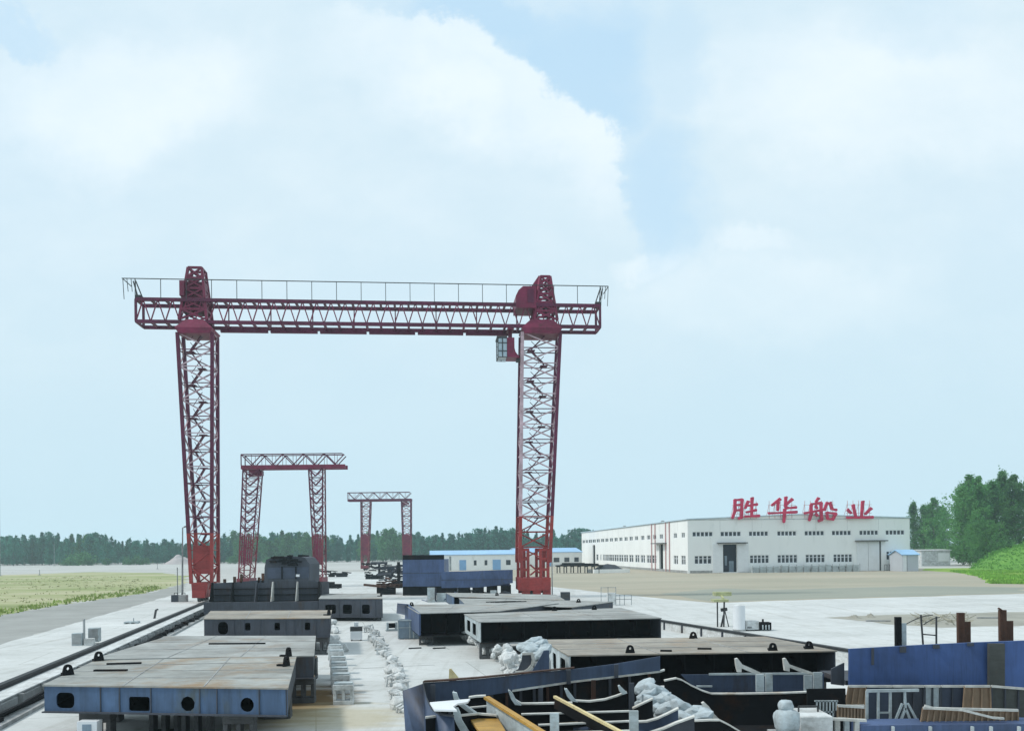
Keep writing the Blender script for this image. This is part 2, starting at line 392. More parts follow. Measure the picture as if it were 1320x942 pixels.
# thin high haze lightens the open blue
blue = mix(t, 0.82, sky.outputs[0], tuple(c * K for c in SKY_VEIL))
skyc = mix(t, cover, blue, cloud)
hz = N(t, 'ShaderNodeMapRange', interpolation_type='SMOOTHSTEP')
hz.inputs['From Min'].default_value = 0.42; hz.inputs['From Max'].default_value = 0.05
hz.inputs['To Max'].default_value = 0.85
t.links.new(vv, hz.inputs['Value'])
skyc = mix(t, hz.outputs[0], skyc, tuple(c * K for c in SKY_LOW))
t.links.new(skyc, bg.inputs['Color'])

SC.view_settings.view_transform = 'Standard'; SC.view_settings.look = 'None'
SC.view_settings.gamma = 1; SC.view_settings.exposure = EXPOSURE

# ------------------------------------------------------------------ ground
def jitter(pts, amp, step):
    out = []
    for i, a in enumerate(pts):
        b = pts[(i + 1) % len(pts)]
        n = max(1, min(60, int((b - a).length / step)))
        d = b - a; pr = Vector((-d.y, d.x, 0)).normalized()
        for k in range(n):
            q = a + d * (k / n)
            if k: q = q + pr * amp * noise.noise(Vector((q.x * 0.35, q.y * 0.35, 3))) * 2
            out.append(q)
    return out

def sheet(name, pix, z, m, amp=0.0, step=1.0):
    pts = [G(x, y) for x, y in pix]
    if amp: pts = jitter(pts, amp, step)
    tri = tessellate_polygon([[Vector((q.x, q.y, 0)) for q in pts]])
    mb = MB(); mb.add([(q.x, q.y, z) for q in pts], tri)
    o = mb.build(name, m)
    for p in o.data.polygons:
        if p.normal.z < 0: p.flip()
    return tag(o, kind='structure')

m_far = ground_mat('far_pale_sand', [(0.3, (0.36, 0.36, 0.34)), (0.7, (0.50, 0.50, 0.48))], 0.02, bump=0.2, bscale=0.8)
sa = P(372, 872, 21)
m_conc = ground_mat('yard_concrete', slabs=True, stops=[(0.25, (0.54, 0.555, 0.55)), (0.75, (0.66, 0.67, 0.665))], scale=0.25,
                    stops2=[(0.35, (0.84, 0.84, 0.83)), (0.62, (1.02, 1.02, 1.02))], scale2=0.09, bump=0.15, bscale=6,
                    stain=[(G(388, 905).x, G(388, 905).y, 1.9, 4.6, (0.13, 0.075, 0.022), 0.97),
                           (G(425, 925).x, G(425, 925).y, 2.6, 2.6, (0.42, 0.36, 0.22), 0.6)])
m_sandlot = ground_mat('beige_sand_lot', [(0.3, (0.34, 0.315, 0.255)), (0.7, (0.44, 0.40, 0.33))], 0.06,
                       [(0.35, (0.80, 0.84, 0.80)), (0.62, (1.05, 1.02, 0.98))], 0.03, bump=0.3, sc=(0.35, 1, 1))
m_sandgrn = ground_mat('greyish_damp_sand', [(0.3, (0.25, 0.265, 0.225)), (0.7, (0.33, 0.335, 0.28))], 0.08, bump=0.3, sc=(0.4, 1, 1))
m_field = ground_mat('dry_grass_field', [(0.32, (0.22, 0.255, 0.115)), (0.47, (0.33, 0.345, 0.19)), (0.62, (0.45, 0.42, 0.30))], 0.09,
                     [(0.35, (0.78, 0.86, 0.66)), (0.6, (1.05, 1.03, 1.0))], 0.045, bump=0.5, sc=(0.35, 1, 1))
m_soil = ground_mat('bare_grey_soil', [(0.3, (0.26, 0.265, 0.25)), (0.7, (0.35, 0.355, 0.34))], 0.25, bump=0.4)
m_lawn = ground_mat('green_lawn', [(0.3, (0.14, 0.28, 0.04)), (0.7, (0.28, 0.38, 0.06))], 0.12, bump=0.5)
m_dirt = ground_mat('dirt_patch', [(0.3, (0.26, 0.255, 0.22)), (0.7, (0.38, 0.37, 0.32))], 0.4, bump=0.5)

mb = MB(); S = 2600
mb.add([(-S, -60, 0), (S, -60, 0), (S, S, 0), (-S, S, 0)], [(0, 1, 2, 3)])
tag(mb.build('ground', m_far), kind='structure')
sheet('grass_field', [(-260, 742), (0, 741), (120, 737), (205, 738), (243, 742), (238, 752), (215, 758), (190, 764), (75, 780), (0, 794), (-330, 840)], 0.004, m_field, 1.2, 2.5)
sheet('bare_soil', [(-330, 840), (0, 794), (75, 780), (190, 764), (215, 758), (238, 752), (236, 762), (222, 767), (135, 792), (62, 813), (0, 831), (-330, 905)], 0.008, m_soil, 0.5, 1.5)
# concrete yard, drawn as one big apron under all the blocks
sheet('yard_paving', [(-330, 905), (0, 831), (62, 813), (135, 792), (222, 767), (300, 747), (385, 737), (560, 737), (640, 745), (718, 757),
                      (830, 769), (920, 777), (1000, 774), (1320, 765), (1700, 755), (2600, 1250), (660, 2600), (-1400, 1250)], 0.012, m_conc, 0.25, 2.0)
sheet('sand_lot', [(560, 737), (640, 745), (718, 757), (830, 769), (920, 777), (1000, 774), (1320, 765), (1700, 755), (1600, 737), (1320, 733), (1180, 732), (888, 737), (745, 726), (640, 729)], 0.006, m_sandlot, 0.6, 3)
sheet('damp_sand_strip', [(850, 765), (890, 771), (925, 775.5), (1000, 773), (1320, 764), (1330, 757), (1180, 755), (1000, 760), (930, 758)], 0.010, m_sandgrn, 0.7, 1.5)
sheet('lawn', [(1190, 735), (1235, 738), (1262, 743), (1275, 752), (1330, 753), (1460, 752), (1460, 733), (1320, 731), (1190, 732.5)], 0.012, m_lawn, 0.5, 2)
sheet('dirt_patch', [(1062, 796), (1100, 793.5), (1200, 791.5), (1330, 788), (1400, 790), (1400, 806), (1320, 806), (1215, 809), (1150, 805), (1105, 800)], 0.016, m_dirt, 0.35, 0.6)
for name, pix in (('paving_joint', [(455, 862), (560, 857)]), ('paving_joint', [(412, 862), (452, 862)])):
    a, b = G(*pix[0]), G(*pix[1])
    mb = MB(); mb.bar(a + Vector((0, 0, 0.008)), b + Vector((0, 0, 0.008)), 0.05, 0.02); tag(mb.build(name, M['conc_grey']), kind='structure')

# far mounds of sand at the left edge of the yard
def mound(name, px, py, wpx, hpx, m, depth=None, seed=0, kind='structure'):
    c = G(px, py); Y = c.y; wv_ = wpx / F * Y; h = hpx / F * Y
    dy = depth or wv_ * 0.7
    c = c * ((Y + dy / 2) / Y); wv_ *= (Y + dy / 2) / Y; h *= (Y + dy / 2) / Y; c.z = 0; c.y = Y
    mb = MB(); n = 28; vs = []
    for j in range(n + 1):
        for i in range(n + 1):
            a, b = i / n * 2 - 1, j / n * 2 - 1
            r = math.hypot(a, b)
            k = max(0.0, 1 - r) ** 0.8 if r < 1 else 0
            z = h * k * (1 + 0.5 * noise.noise(Vector((a * 2.2 + seed, b * 2.2, seed)))) - 0.03
            vs.append((c.x + a * wv_ / 2, c.y + dy / 2 + b * dy / 2, z + 0.25 * k * noise.noise(Vector((a * 9, b * 9, seed)))))
    fs = [(j * (n + 1) + i, j * (n + 1) + i + 1, (j + 1) * (n + 1) + i + 1, (j + 1) * (n + 1) + i) for j in range(n) for i in range(n)]
    mb.add(vs, fs, 0, True)
    return mb.build(name, m)
m_heap = ground_mat('pale_sand_heap', [(0.3, (0.36, 0.32, 0.32)), (0.7, (0.48, 0.44, 0.43))], 0.3, bump=0.5)
tag(mound('sand_heap', 200, 725, 62, 13, m_heap, seed=2), 'broad pale pinkish sand heap before the tree line left of the big crane', 'heap')
tag(mound('sand_heap', 232, 727, 40, 12, m_heap, seed=5), 'smaller steep pale sand heap touching the left crane leg from behind', 'heap')
m_mound = ground_mat('mound_green', [(0.3, (0.10, 0.25, 0.04)), (0.7, (0.16, 0.33, 0.065))], 0.4, bump=0.6)
tag(mound('green_mound', 1366, 736, 200, 48, m_mound, depth=30, seed=9), kind='structure')
# ------------------------------------------------------------------ gantry cranes
def lattice_leg(parent, name, xt, xb, zt, zb, yt, yb, nb, cw, bw, z_red, ymid=0.0, stairs=True, outer=-1, redm='red'):
    """tapered four-chord lattice leg. xt/xb = (x0,x1) at the top/bottom, yt/yb = depths"""
    def cx(z, i):
        k = (z - zb) / (zt - zb); return xb[i] + (xt[i] - xb[i]) * k
    def cy(z, i):
        k = (z - zb) / (zt - zb); d = yb + (yt - yb) * k; return ymid + (-d / 2 if i == 0 else d / 2)
    mb = MB()
    zs = [zb + (zt - zb) * k / nb for k in range(nb + 1)]
    mc = lambda z, i=0, j=0: 2 if z < z_red else (1 if (i != outer and j == 0 and outer >= 0) else 3)
    for i in (0, 1):
        for j in (0, 1):
            for z0, z1 in zip(zs, zs[1:]):
                mb.bar((cx(z0, i), cy(z0, j), z0), (cx(z1, i), cy(z1, j), z1), cw, cw, mc((z0 + z1) / 2, i, j))
    for k, (z0, z1) in enumerate(zip(zs, zs[1:])):
        m = 2 if (z0 + z1) / 2 < z_red else 1
        for j in (0, 1):            # front and back faces
            mb.bar((cx(z1, 0), cy(z1, j), z1), (cx(z1, 1), cy(z1, j), z1), bw * 0.7, bw * 0.7, 2 if m == 2 else (3 if k % 2 else 1))
            a, b = ((0, 1) if (k + j) % 2 else (1, 0))
            mb.bar((cx(z0, a), cy(z0, j), z0), (cx(z1, b), cy(z1, j), z1), bw, bw, m)
        for i in (0, 1):            # side faces
            mb.bar((cx(z1, i), cy(z1, 0), z1), (cx(z1, i), cy(z1, 1), z1), bw * 0.7, bw * 0.7, 2 if m == 2 else 1)
            a, b = ((0, 1) if (k + i) % 2 else (1, 0))
            mb.bar((cx(z0, i), cy(z0, a), z0), (cx(z1, i), cy(z1, b), z1), bw * 0.8, bw * 0.8, 2 if m == 2 else 1)
    o = mb.build(name, [M['maroon'], M['pink'], M[redm], M['maroon_dark']], parent)
    if stairs:
        st = MB()
        for k, (z0, z1) in enumerate(zip(zs, zs[1:])):
            if k < nb * 0.12: continue
            xa = cx(z0, 0) * 0.72 + cx(z0, 1) * 0.28; xb_ = cx(z1, 0) * 0.38 + cx(z1, 1) * 0.62
            if k % 2: xa, xb_ = xb_, xa
            st.bar((xa, ymid, z0 + 0.1), (xb_, ymid, z1 - 0.1), 0.55, 0.09, 0)
            st.bar((xa, ymid - 0.3, z0 + 1.0), (xb_, ymid - 0.3, z1 + 0.8), 0.05, 0.05, 0)
            st.bb(xb_ - 0.35, xb_ + 0.35, ymid - 0.5, ymid + 0.5, z1 - 0.14, z1 - 0.06, 0)
        st.build('stair', M['maroon_dark'], o)
    return o

def big_crane():
    a, b = G(262, 776), G(690, 769.5)
    d = b - a; span = d.length; rz = math.atan2(d.y, d.x)
    root = thing('gantry_crane', 'largest and nearest maroon gantry crane, tall lattice legs spanning the yard', 'gantry crane', a, rz)
    sl, sr = a.y / F, b.y / F
    X = lambda px: (px - 262) * span / 428.0
    def Z(py, px=262):
        k = (px - 262) / 428.0
        y0 = 776 + (769.5 - 776) * k
        return (y0 - py) * (sl + (sr - sl) * k)
    zb0, zb1, zt0, zt1 = Z(427), Z(419), Z(399), Z(391)
    XT = lambda px: X(px + 4)        # the photograph leans 0.6 degrees, so plumb parts high up sit 4 px further right
    x0, x1 = XT(183), XT(774)
    # girder: box truss of four chords; the far pair shows just below the near pair from the ground
    mb = MB()
    for y in (-1.1, 1.1):
        for z in (zb1, zt1):
            mb.bar((x0, y, z), (x1, y, z), 0.3, 0.30, 0)
    n = 33
    for k in range(n + 1):
        x = x0 + (x1 - x0) * k / n
        for z in (zb1, zt1): mb.bar((x, -1.1, z), (x, 1.1, z), 0.2, 0.18, 0)
        if k % 3 == 0:
            mb.bar((x, 1.1, zb1), (x, 1.1, zt1), 0.1, 0.1, 1)
    for k in range(n):
        xa = x0 + (x1 - x0) * k / n; xb = x0 + (x1 - x0) * (k + 1) / n; xm = (xa + xb) / 2
        mb.bar((xa, -1.1, zb1), (xm, -1.1, zt1), 0.1, 0.1, 1); mb.bar((xm, -1.1, zt1), (xb, -1.1, zb1), 0.1, 0.1, 1)
    for x in (x0, x1):
        for y in (-1.1, 1.1): mb.bar((x, y, zb1), (x, y, zt1), 0.2, 0.2, 0)
    mb.build('girder', [M['maroon_dark'], M['maroon']], root)
    # rail tracks (crane trolley beam) under the girder
    mb = MB()
    for k in range(6):
        xa = XT(280) + (XT(662) - XT(280)) * k / 6; xb = XT(280) + (XT(662) - XT(280)) * (k + 1) / 6 - 0.25
        mb.bb(xa, xb, 0.92, 1.28, zb1 - 0.40, zb1 - 0.16)
    mb.build('trolley_beam', M['maroon_dark'], root)
    # walkway railing
    mb = MB(); zr = Z(365.5)
    for y in (-1.25,):
        mb.bar((XT(167), y, zr), (XT(785), y, zr), 0.07, 0.07)
        for k in range(20):
            x = XT(183) + (XT(775) - XT(183)) * k / 19
            mb.bar((x, y, zt1), (x, y, zr), 0.055, 0.055)
    mb.build('railing', M['thin_dark'], root)
    # end platforms with little hanging rails
    for s, xe, xo in ((-1, x0, XT(168)), (1, x1, XT(785))):
        mb = MB()
        mb.bar((xo, -1.2, zr - 0.02), (xo, 1.2, zr - 0.02), 0.06); mb.bar((xe, -1.2, zr), (xo, -1.2, zr), 0.05)
        for k in range(4):
            x = xe + (xo - xe) * k / 3
            mb.bar((x, -1.2, zr), (x - 0.1 * s, -1.2, zr - (1.9 if k in (0, 3) else 1.2)), 0.05)
        mb.bar((xe, 0, zt1), (xe + 0.4 * s, -0.5, zr), 0.08); mb.bar((xe - 0.4 * s, 0, zt1 + .1), (xe + 0.15 * s, -0.6, zr), 0.08)
        mb.bb(xe - 0.25, xe + 0.25, -0.4, 0.4, zt1 + 0.1, zt1 + 0.6)
        mb.build('end_platform', M['thin_dark'], root)
    # supports
    for side in (0, 1):
        if side == 0:
            xt, xb, pxm = (XT(233), XT(276)), (X(252), X(277)), 254
        else:
            xt, xb, pxm = (XT(671), XT(721)), (X(668), X(707)), 696
        zt = Z(432, pxm); zbase = 1.9
        nb = 15
        if side == 0:
            lattice_leg(root, 'leg', xt, xb, zt, 1.8, 2.0, 2.6, nb, 0.3, 0.12, Z(690))
        else:
            lattice_leg(root, 'leg', xt, xb, zt, 3.4, 2.2, 3.4, nb, 0.3, 0.12, Z(672, 690), outer=1)
        # base
        mb = MB()
        if side == 0:
            xc0, xc1 = X(253), X(276)
            for y in (-1.25, 1.25):
                mb.add([(xc0, y - .4, 1.9), (xc1 - .15, y - .4, 1.9), (X(270), y - .4, 0.55), (xc0 + .1, y - .4, 0.55), (xc0, y + .4, 1.9), (xc1 - .15, y + .4, 1.9), (X(270), y + .4, 0.55), (xc0 + .1, y + .4, 0.55)],
                       [(0, 1, 2, 3), (7, 6, 5, 4), (0, 4, 5, 1), (1, 5, 6, 2), (2, 6, 7, 3), (3, 7, 4, 0)])
            mb.bb(xc0 + .1, X(270), -1.8, 1.8, 0.5, 1.2)
            mb.bb(X(254), X(275), -1.2, -1.0, Z(739), Z(703))
            mb.bb(X(254), X(275), -1.0, 1.3, Z(738), Z(733))
        else:
            xc0, xc1 = X(667), X(707)
            mb.bb(xc0, xc1, -2.2, 2.2, 0.75, 1.95)
            for xx in (X(670), X(684), X(697)):
                mb.bb(xx, xx + 0.75, -2.0, -1.5, 0.35, 0.75); mb.bb(xx, xx + 0.75, 1.5, 2.0, 0.35, 0.75)
            for xx0, xx1 in ((X(668), X(680)), (X(693), X(706))):
                for y in (-1.7, 1.7):
                    mb.bb(xx0, xx0 + .25, y - .2, y + .2, 1.95, 4.6); mb.bb(xx1 - .25, xx1, y - .2, y + .2, 1.95, 4.6)
                    for zz in (2.6, 3.6, 4.5): mb.bb(xx0, xx1, y - .18, y + .18, zz, zz + .25)
            mb.bar((X(681), -1.7, 3.2), (X(693), -1.7, 2.4), 0.15); mb.bar((X(681), -1.7, 2.2), (X(693), -1.7, 2.9), 0.15)
        bo = mb.build('travel_base', M['red'], root)
        for y in (-1.4, -0.5, 0.5, 1.4):
            mb = MB()
            xm = (xc0 + xc1) / 2 if side else X(262)
            mb.tube((xm - 0.12, y, 0.42), (xm + 0.12, y, 0.42), 0.3, n=14)
            mb.build('wheel', M['thin_dark'], bo)
        # saddle: trapezoid head plate
        zs0, zs1 = Z(434, pxm), Z(416, pxm)
        xa, xbb = xt[0] - 0.1, xt[1] + 0.15
        mb = MB()
        lo = [(xa + .3, -1.5, zs0), (xbb - .3, -1.5, zs0), (xbb - .3, 1.5, zs0), (xa + .3, 1.5, zs0)]
        mi = [(xa, -1.6, zs0 + .5), (xbb, -1.6, zs0 + .5), (xbb, 1.6, zs0 + .5), (xa, 1.6, zs0 + .5)]
        hi = [(xa + .9, -1.3, zs1), (xbb - .9, -1.3, zs1), (xbb - .9, 1.3, zs1), (xa + .9, 1.3, zs1)]
        for A, B in ((lo, mi), (mi, hi)):
            mb.add(A + B, [(0, 1, 5, 4), (1, 2, 6, 5), (2, 3, 7, 6), (3, 0, 4, 7)])
        mb.add(lo, [(3, 2, 1, 0)]); mb.add(hi, [(0, 1, 2, 3)])
        mb.build('saddle', M['maroon'], root)
        # A-frame tower head
        mb = MB()
        if side == 0: b0, b1, t0, t1, zt_ = XT(236), XT(270), XT(246), XT(263), Z(348)
        else: b0, b1, t0, t1, zt_ = XT(686), XT(717), XT(696), XT(709), Z(359, 696)
        zb_ = zs1
        def cc(z, i, j):
            k = (z - zb_) / (zt_ - zb_); lo_, hi_ = (b0, b1)[i], (t0, t1)[i]
            yd = 1.2 + (0.7 - 1.2) * k
            return (lo_ + (hi_ - lo_) * k, (-yd, yd)[j], z)
        nn = 5
        zs = [zb_ + (zt_ - zb_) * k / nn for k in range(nn + 1)]
        for z0, z1 in zip(zs, zs[1:]):
            for i in (0, 1):
                for j in (0, 1):
                    mb.bar(cc(z0, i, j), cc(z1, i, j), 0.24)
                mb.bar(cc(z0, i, 0), cc(z1, i, 1), 0.13); mb.bar(cc(z1, i, 0), cc(z1, i, 1), 0.14)
            for j in (0, 1):
                mb.bar(cc(z0, 0, j), cc(z1, 1, j), 0.15); mb.bar(cc(z0, 1, j), cc(z1, 0, j), 0.15); mb.bar(cc(z1, 0, j), cc(z1, 1, j), 0.2)
        if side == 0:       # sheeted machinery inside the left head
            za, zc = Z(404), Z(366)
            mb.bb(XT(240), XT(267), -0.75, 0.75, za, Z(380)); mb.bb(XT(243), XT(266), -0.7, 0.7, Z(380), zc)
            mb.bb(XT(237), XT(243), -1.3, -0.4, Z(386), Z(367))
        else:
            mb.bar((XT(684), -0.5, Z(376, 690)), (XT(696), -0.5, Z(359, 696)), 0.35); mb.bar((XT(684), 0.5, Z(376, 690)), (XT(696), 0.5, Z(359, 696)), 0.35)
        mb.build('tower_head', M['maroon'], root)
    # machinery house with rounded left shoulder
    hx0, hx1, hz0, hz1 = XT(662.5), XT(689), Z(402, 676), Z(374.5, 676)
    prof = [(hx0, hz0), (hx1, hz0), (hx1, hz1), (hx0 + 0.7, hz1), (hx0 + 0.25, hz1 - 0.4), (hx0, hz1 - 0.9)]
    mb = MB(); mb.plate(prof, [], lambda p, q, tt: (p, -1.5 + tt, q), 3.0)
    ho = mb.build('machinery_house', M['maroon'], root)
    mb = MB(); mb.bb(hx0 + 1.1, hx0 + 1.7, -1.56, -1.503, hz0 + .5, hz1 - .3); mb.build('access_door', M['maroon_dark'], ho)
    # operator cab under the girder
    cx0, cx1, cx2, cz0, cz1 = XT(639), XT(651), XT(664), Z(463, 652), Z(438, 652)
    mb = MB()
    prof = [(cx1, cz0), (cx2 + .25, cz0), (cx2 - .15, cz0 + .5), (cx2 - .25, cz0 + .9), (cx2 - .25, cz1), (cx1, cz1)]
    mb.plate(prof, [], lambda p, q, tt: (p, -1.0 + tt, q), 2.0)
    mb.bb(cx1 + .05, cx2 - .3, -1.2, 1.2, zb1 - .3, zb1 - .16); mb.bb(cx1 + .2, cx1 + .4, -.2, .2, cz1, zb1 + .1); mb.bb(cx2 - .6, cx2 - .4, -.2, .2, cz1, zb1 + .1)
    co = mb.build('operator_cab', M['maroon'], root)
    mb = MB()
    for yy in (-0.95, 0.95):
        for xx in (cx0, (cx0 + cx1) / 2): mb.bar((xx, yy, cz0), (xx, yy, cz1), 0.08)
        for zz in (cz0, cz0 + .6, cz1 - .5, cz1): mb.bar((cx0, yy, zz), (cx1, yy, zz), 0.07)
    for zz in (cz0, cz1): mb.bar((cx0, -.95, zz), (cx0, .95, zz), 0.08)
    mb.bb(cx0 - .1, cx1, -1, 1, cz1, cz1 + .12)
    mb.build('cab_frame', M['thin_dark'], co)
    mb = MB(); mb.bb(cx0 + .06, cx1 - .02, -.9, .9, cz0 + .08, cz1 - .06); mb.build('cab_glazing', M['cabglass'], co)
    mb = MB(); mb.bb(XT(664), XT(672), -0.5, 0.5, Z(466, 660), Z(463.5, 660)); mb.bar((XT(666), -.4, Z(464, 660)), (XT(670), -.4, Z(459, 660)), .08); mb.build('cab_landing', M['thin_dark'], root)
    return root
big_crane()

def small_crane(Y, pxs, beam_y, truss_y, legs, base_y, label, house_px, vbrace):
    bx = (legs[0][1][0] + legs[0][1][1]) / 2
    base = P(bx, 745, Y); base.z = 0
    root = thing('gantry_crane', label, 'gantry crane', base, 0.0)
    X = lambda px: P(px, 650, Y).x - base.x
    Zp = lambda px, py: P(px, py, Y).z
    u = Y / F
    mb = MB()
    xa, xb = X(pxs[0]), X(pxs[1])
    zl, zh = Zp(pxs[0], beam_y[1]), Zp(pxs[0], beam_y[0])
    zl2 = Zp(pxs[1], beam_y[1]); dz = 0
    for y in (-0.9, 0.9): mb.bb(xa, xb, y - 0.2, y + 0.2, zl, zh)
    for k in range(10):
        x = xa + (xb - xa) * (k + .5) / 10; mb.bar((x, -.9, (zl + zh) / 2), (x, .9, (zl + zh) / 2), 0.25)
    mb.build('girder', M['maroon'] if vbrace else M['maroon_dark'], root)
    mb = MB(); zt = Zp(pxs[0], truss_y); n = 5
    for y in (-.9, .9):
        mb.bar((xa, y, zt), (xb - (xb - xa) * .03, y, zt), 0.12)
        mb.bar((xa, y, zh), (xa, y, zt), 0.12)
        for k in range(n):
            x0 = xa + (xb - xa) * k / n; x1 = xa + (xb - xa) * (k + 1) / n; xm = (x0 + x1) / 2
            mb.bar((x0, y, zt), (xm, y, zh), 0.12); mb.bar((xm, y, zh), (x1 if k < n - 1 else xb - .2, y, zt if k < n - 1 else zt - .2), 0.12)
            mb.bar((xm, y, zt), (xm, y, zh), 0.05)
            mb.bar((x0, y, zt), (x0, y, zh), 0.05)
    for k in range(n + 1):
        x = xa + (xb - xa) * k / n * .97; mb.bar((x, -.9, zt), (x, .9, zt), 0.08)
    mb.build('top_truss', M['maroon_dark'], root)
    for (tp, bp) in legs:
        zr = Zp(bp[0], 688)
        xt = (X(tp[0]), X(tp[1])); xbm = (X(bp[0]), X(bp[1]))
        o = lattice_leg(root, 'leg', xt, xbm, zl, 1.2, 1.6, 2.4, 13, 0.16 * u / 0.104, 0.1 * u / 0.104, zr, stairs=False, redm='red_far')
        if vbrace:
            mb = MB()
            for k in range(7):
                z1 = zl - (zl - zr) * k / 7; z0 = zl - (zl - zr) * (k + .8) / 7
                f = lambda z, i: xbm[i] + (xt[i] - xbm[i]) * (z - 1.2) / (zl - 1.2)
                xm = (f(z0, 0) + f(z0, 1)) / 2
                mb.bar((f(z1, 0), -1.0, z1), (xm, -1.0, z0), 0.17); mb.bar((f(z1, 1), -1.0, z1), (xm, -1.0, z0), 0.17)
            mb.build('cross_brace', M['maroon_dark'], o)
        mb = MB()   # red sheeted lower part
        k0, k1 = zr, zr * 0.42
        f = lambda z, i: xbm[i] + (xt[i] - xbm[i]) * (z - 1.2) / (zl - 1.2)
        for k in range(7):
            a = k / 6
            mb.bar((f(k0, 0) * (1 - a) + f(k0, 1) * a, -1.05, k0), (f(k1, 0) * (1 - a) + f(k1, 1) * a, -1.1, k1), 0.17 * u / .104, 0.05)
        mb.build('ladder_guard', M['maroon'], o)
        mb = MB(); mb.bb(xbm[0] - .1, xbm[1] + .1, -1.8, 1.8, 0.45, 1.25)
        bo = mb.build('travel_base', M['red_far'], root)
        for y in (-1.3, 1.3):
            mb = MB(); mb.tube((sum(xbm) / 2 - .12, y, .33), (sum(xbm) / 2 + .12, y, .33), .3, n=12)
            mb.build('wheel', M['thin_dark'], bo)
    hx, hy0, hy1, hw = house_px
    mb = MB()
    mb.bb(X(hx), X(hx + hw), -0.8, 0.8, Zp(hx, hy1), Zp(hx, hy0)); mb.bb(X(hx + hw * .5), X(hx + hw * 1.35), -0.5, 0.5, Zp(hx, hy1) + .1, Zp(hx, hy1) + .7)
    mb.build('hoist_trolley', M['maroon'], root)
    return root
small_crane(120, (314, 447), (600.5, 605.5), 586.5, [((316, 337), (310, 324)), ((400, 418), (407, 417))], 756,
            'medium red gantry crane with a zigzag truss on its beam, behind the dark ring section', (323, 606, 614, 12), True)
small_crane(225, (449, 531), (643.5, 646.5), 635, [((466, 478), (466, 474)), ((518, 530), (520, 529))], 735,
            'smallest farthest gantry crane with a thin dark beam, left of the tall blue hull section', (519, 646, 651, 6), False)
# ------------------------------------------------------------------ factory hall
hc = G(887, 738.8); he = G(1173, 732.5); hf = G(750, 727.6)
HX = Vector((he.x - hc.x, he.y - hc.y, 0)); HLEN = 41.5
hrz = math.atan2(hf.y - hc.y, hf.x - hc.x) - math.pi / 2
hrz_front = math.atan2(HX.y, HX.x)
hall = thing('factory_hall', 'long white two-storey factory hall with dark window bands, right of the big crane', 'factory', hc, hrz)
ex = Vector((math.cos(hrz), math.sin(hrz), 0)); ey = Vector((-math.sin(hrz), math.cos(hrz), 0))
def front_x(px):
    u, v = ray(px, 720)          # solve hc + ex*s on the ray u = X/Y
    return (u * hc.y - hc.x) / (ex.x - u * ex.y)
def side_y(px):
    u, v = ray(px, 720)
    return (u * hc.y - hc.x) / (ey.x - u * ey.y)
HLEN = front_x(1173); SLEN = side_y(750); HZ = 10.0; RISE = 0.75
zf = lambda zy: (341 - zy) / 203.0 * 10.2        # zoom row -> height on the front
fx = lambda zx: front_x(730 + zx * 0.3485)
sy = lambda zx: side_y(730 + zx * 0.3485)

def wall_with_holes(name, L, holes, to3, th, m, parent, top=None):
    outer = [(0, 0), (L, 0)] + (top if top else [(L, HZ), (0, HZ)])
    mb = MB(); mb.plate(outer, [[(a0, b0), (a1, b0), (a1, b1), (a0, b1)] for a0, a1, b0, b1 in holes], to3, th)
    return mb.build(name, m, parent)

fr_up = [(467, 543), (571, 647), (676, 748), (781, 852), (882, 955), (983, 1055), (1085, 1155), (1182, 1252)]
fr_lo = [(474, 538), (679, 750), (781, 855), (885, 957), (988, 1058)]
F_holes, F_win = [], []
for a, b in fr_up: F_win.append((fx(a), fx(b), 6.85, 7.72, 5))
for a, b in fr_lo: F_win.append((fx(a), fx(b), 1.75, 3.25, 5 if a > 500 else 4))
F_win.append((fx(1184), fx(1209), 2.1, 3.7, 2))
F_holes = [(a, b, z0, z1) for a, b, z0, z1, n in F_win]
d1 = (fx(580), fx(631), 0.15, 5.35); F_holes.append(d1)
wall_with_holes('wall', HLEN, F_holes, lambda a, b, tt: (a, tt, b), 0.35, M['white'], hall,
                [(HLEN, HZ), (HLEN * 0.5, HZ + RISE), (0, HZ)])
S_win = []
for zx in (433, 404, 352, 327, 305, 283, 260, 240, 221, 202, 184, 167, 150, 134, 118, 103, 89, 76, 65):
    hw_ = 6 if zx > 80 else 4.5
    y0, y1 = sy(zx + hw_), sy(zx - hw_)
    S_win.append((y0, y1, 6.7, 7.65, 2))
for zx in (433, 405, 325, 305, 283, 262, 240, 220, 202, 185, 168, 153, 139, 128, 118):
    S_win.append((sy(zx + 8), sy(zx - 8), 1.6, 3.3, 2))
def sidehole(w): return (w[0], w[1], w[2], w[3])
sd1 = (sy(358), sy(344), 0.15, 5.6)
sd2 = (sy(107), sy(98), 0.15, 6.0)
wall_with_holes('wall', SLEN - .4, [tuple(v - (.36 if i < 2 else 0) for i, v in enumerate(sidehole(w_))) for w_ in S_win] +
                [tuple(v - (.36 if i < 2 else 0) for i, v in enumerate(q)) for q in (sd1, sd2)],
                lambda a, b, tt: (tt, a + .36, b), 0.35, M['white'], hall)
mb = MB(); mb.bb(HLEN - .35, HLEN, .36, SLEN - .36, 0, HZ); mb.build('wall', M['white'], hall)
mb = MB(); mb.bb(0, HLEN, SLEN - .35, SLEN, 0, HZ); mb.build('wall', M['white'], hall)
# near-black filler box paints the unlit inside behind windows and doors
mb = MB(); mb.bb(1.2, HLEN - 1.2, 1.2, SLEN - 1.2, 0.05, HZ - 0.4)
mb.build('interior_shade_box', M['door_dark'], hall)
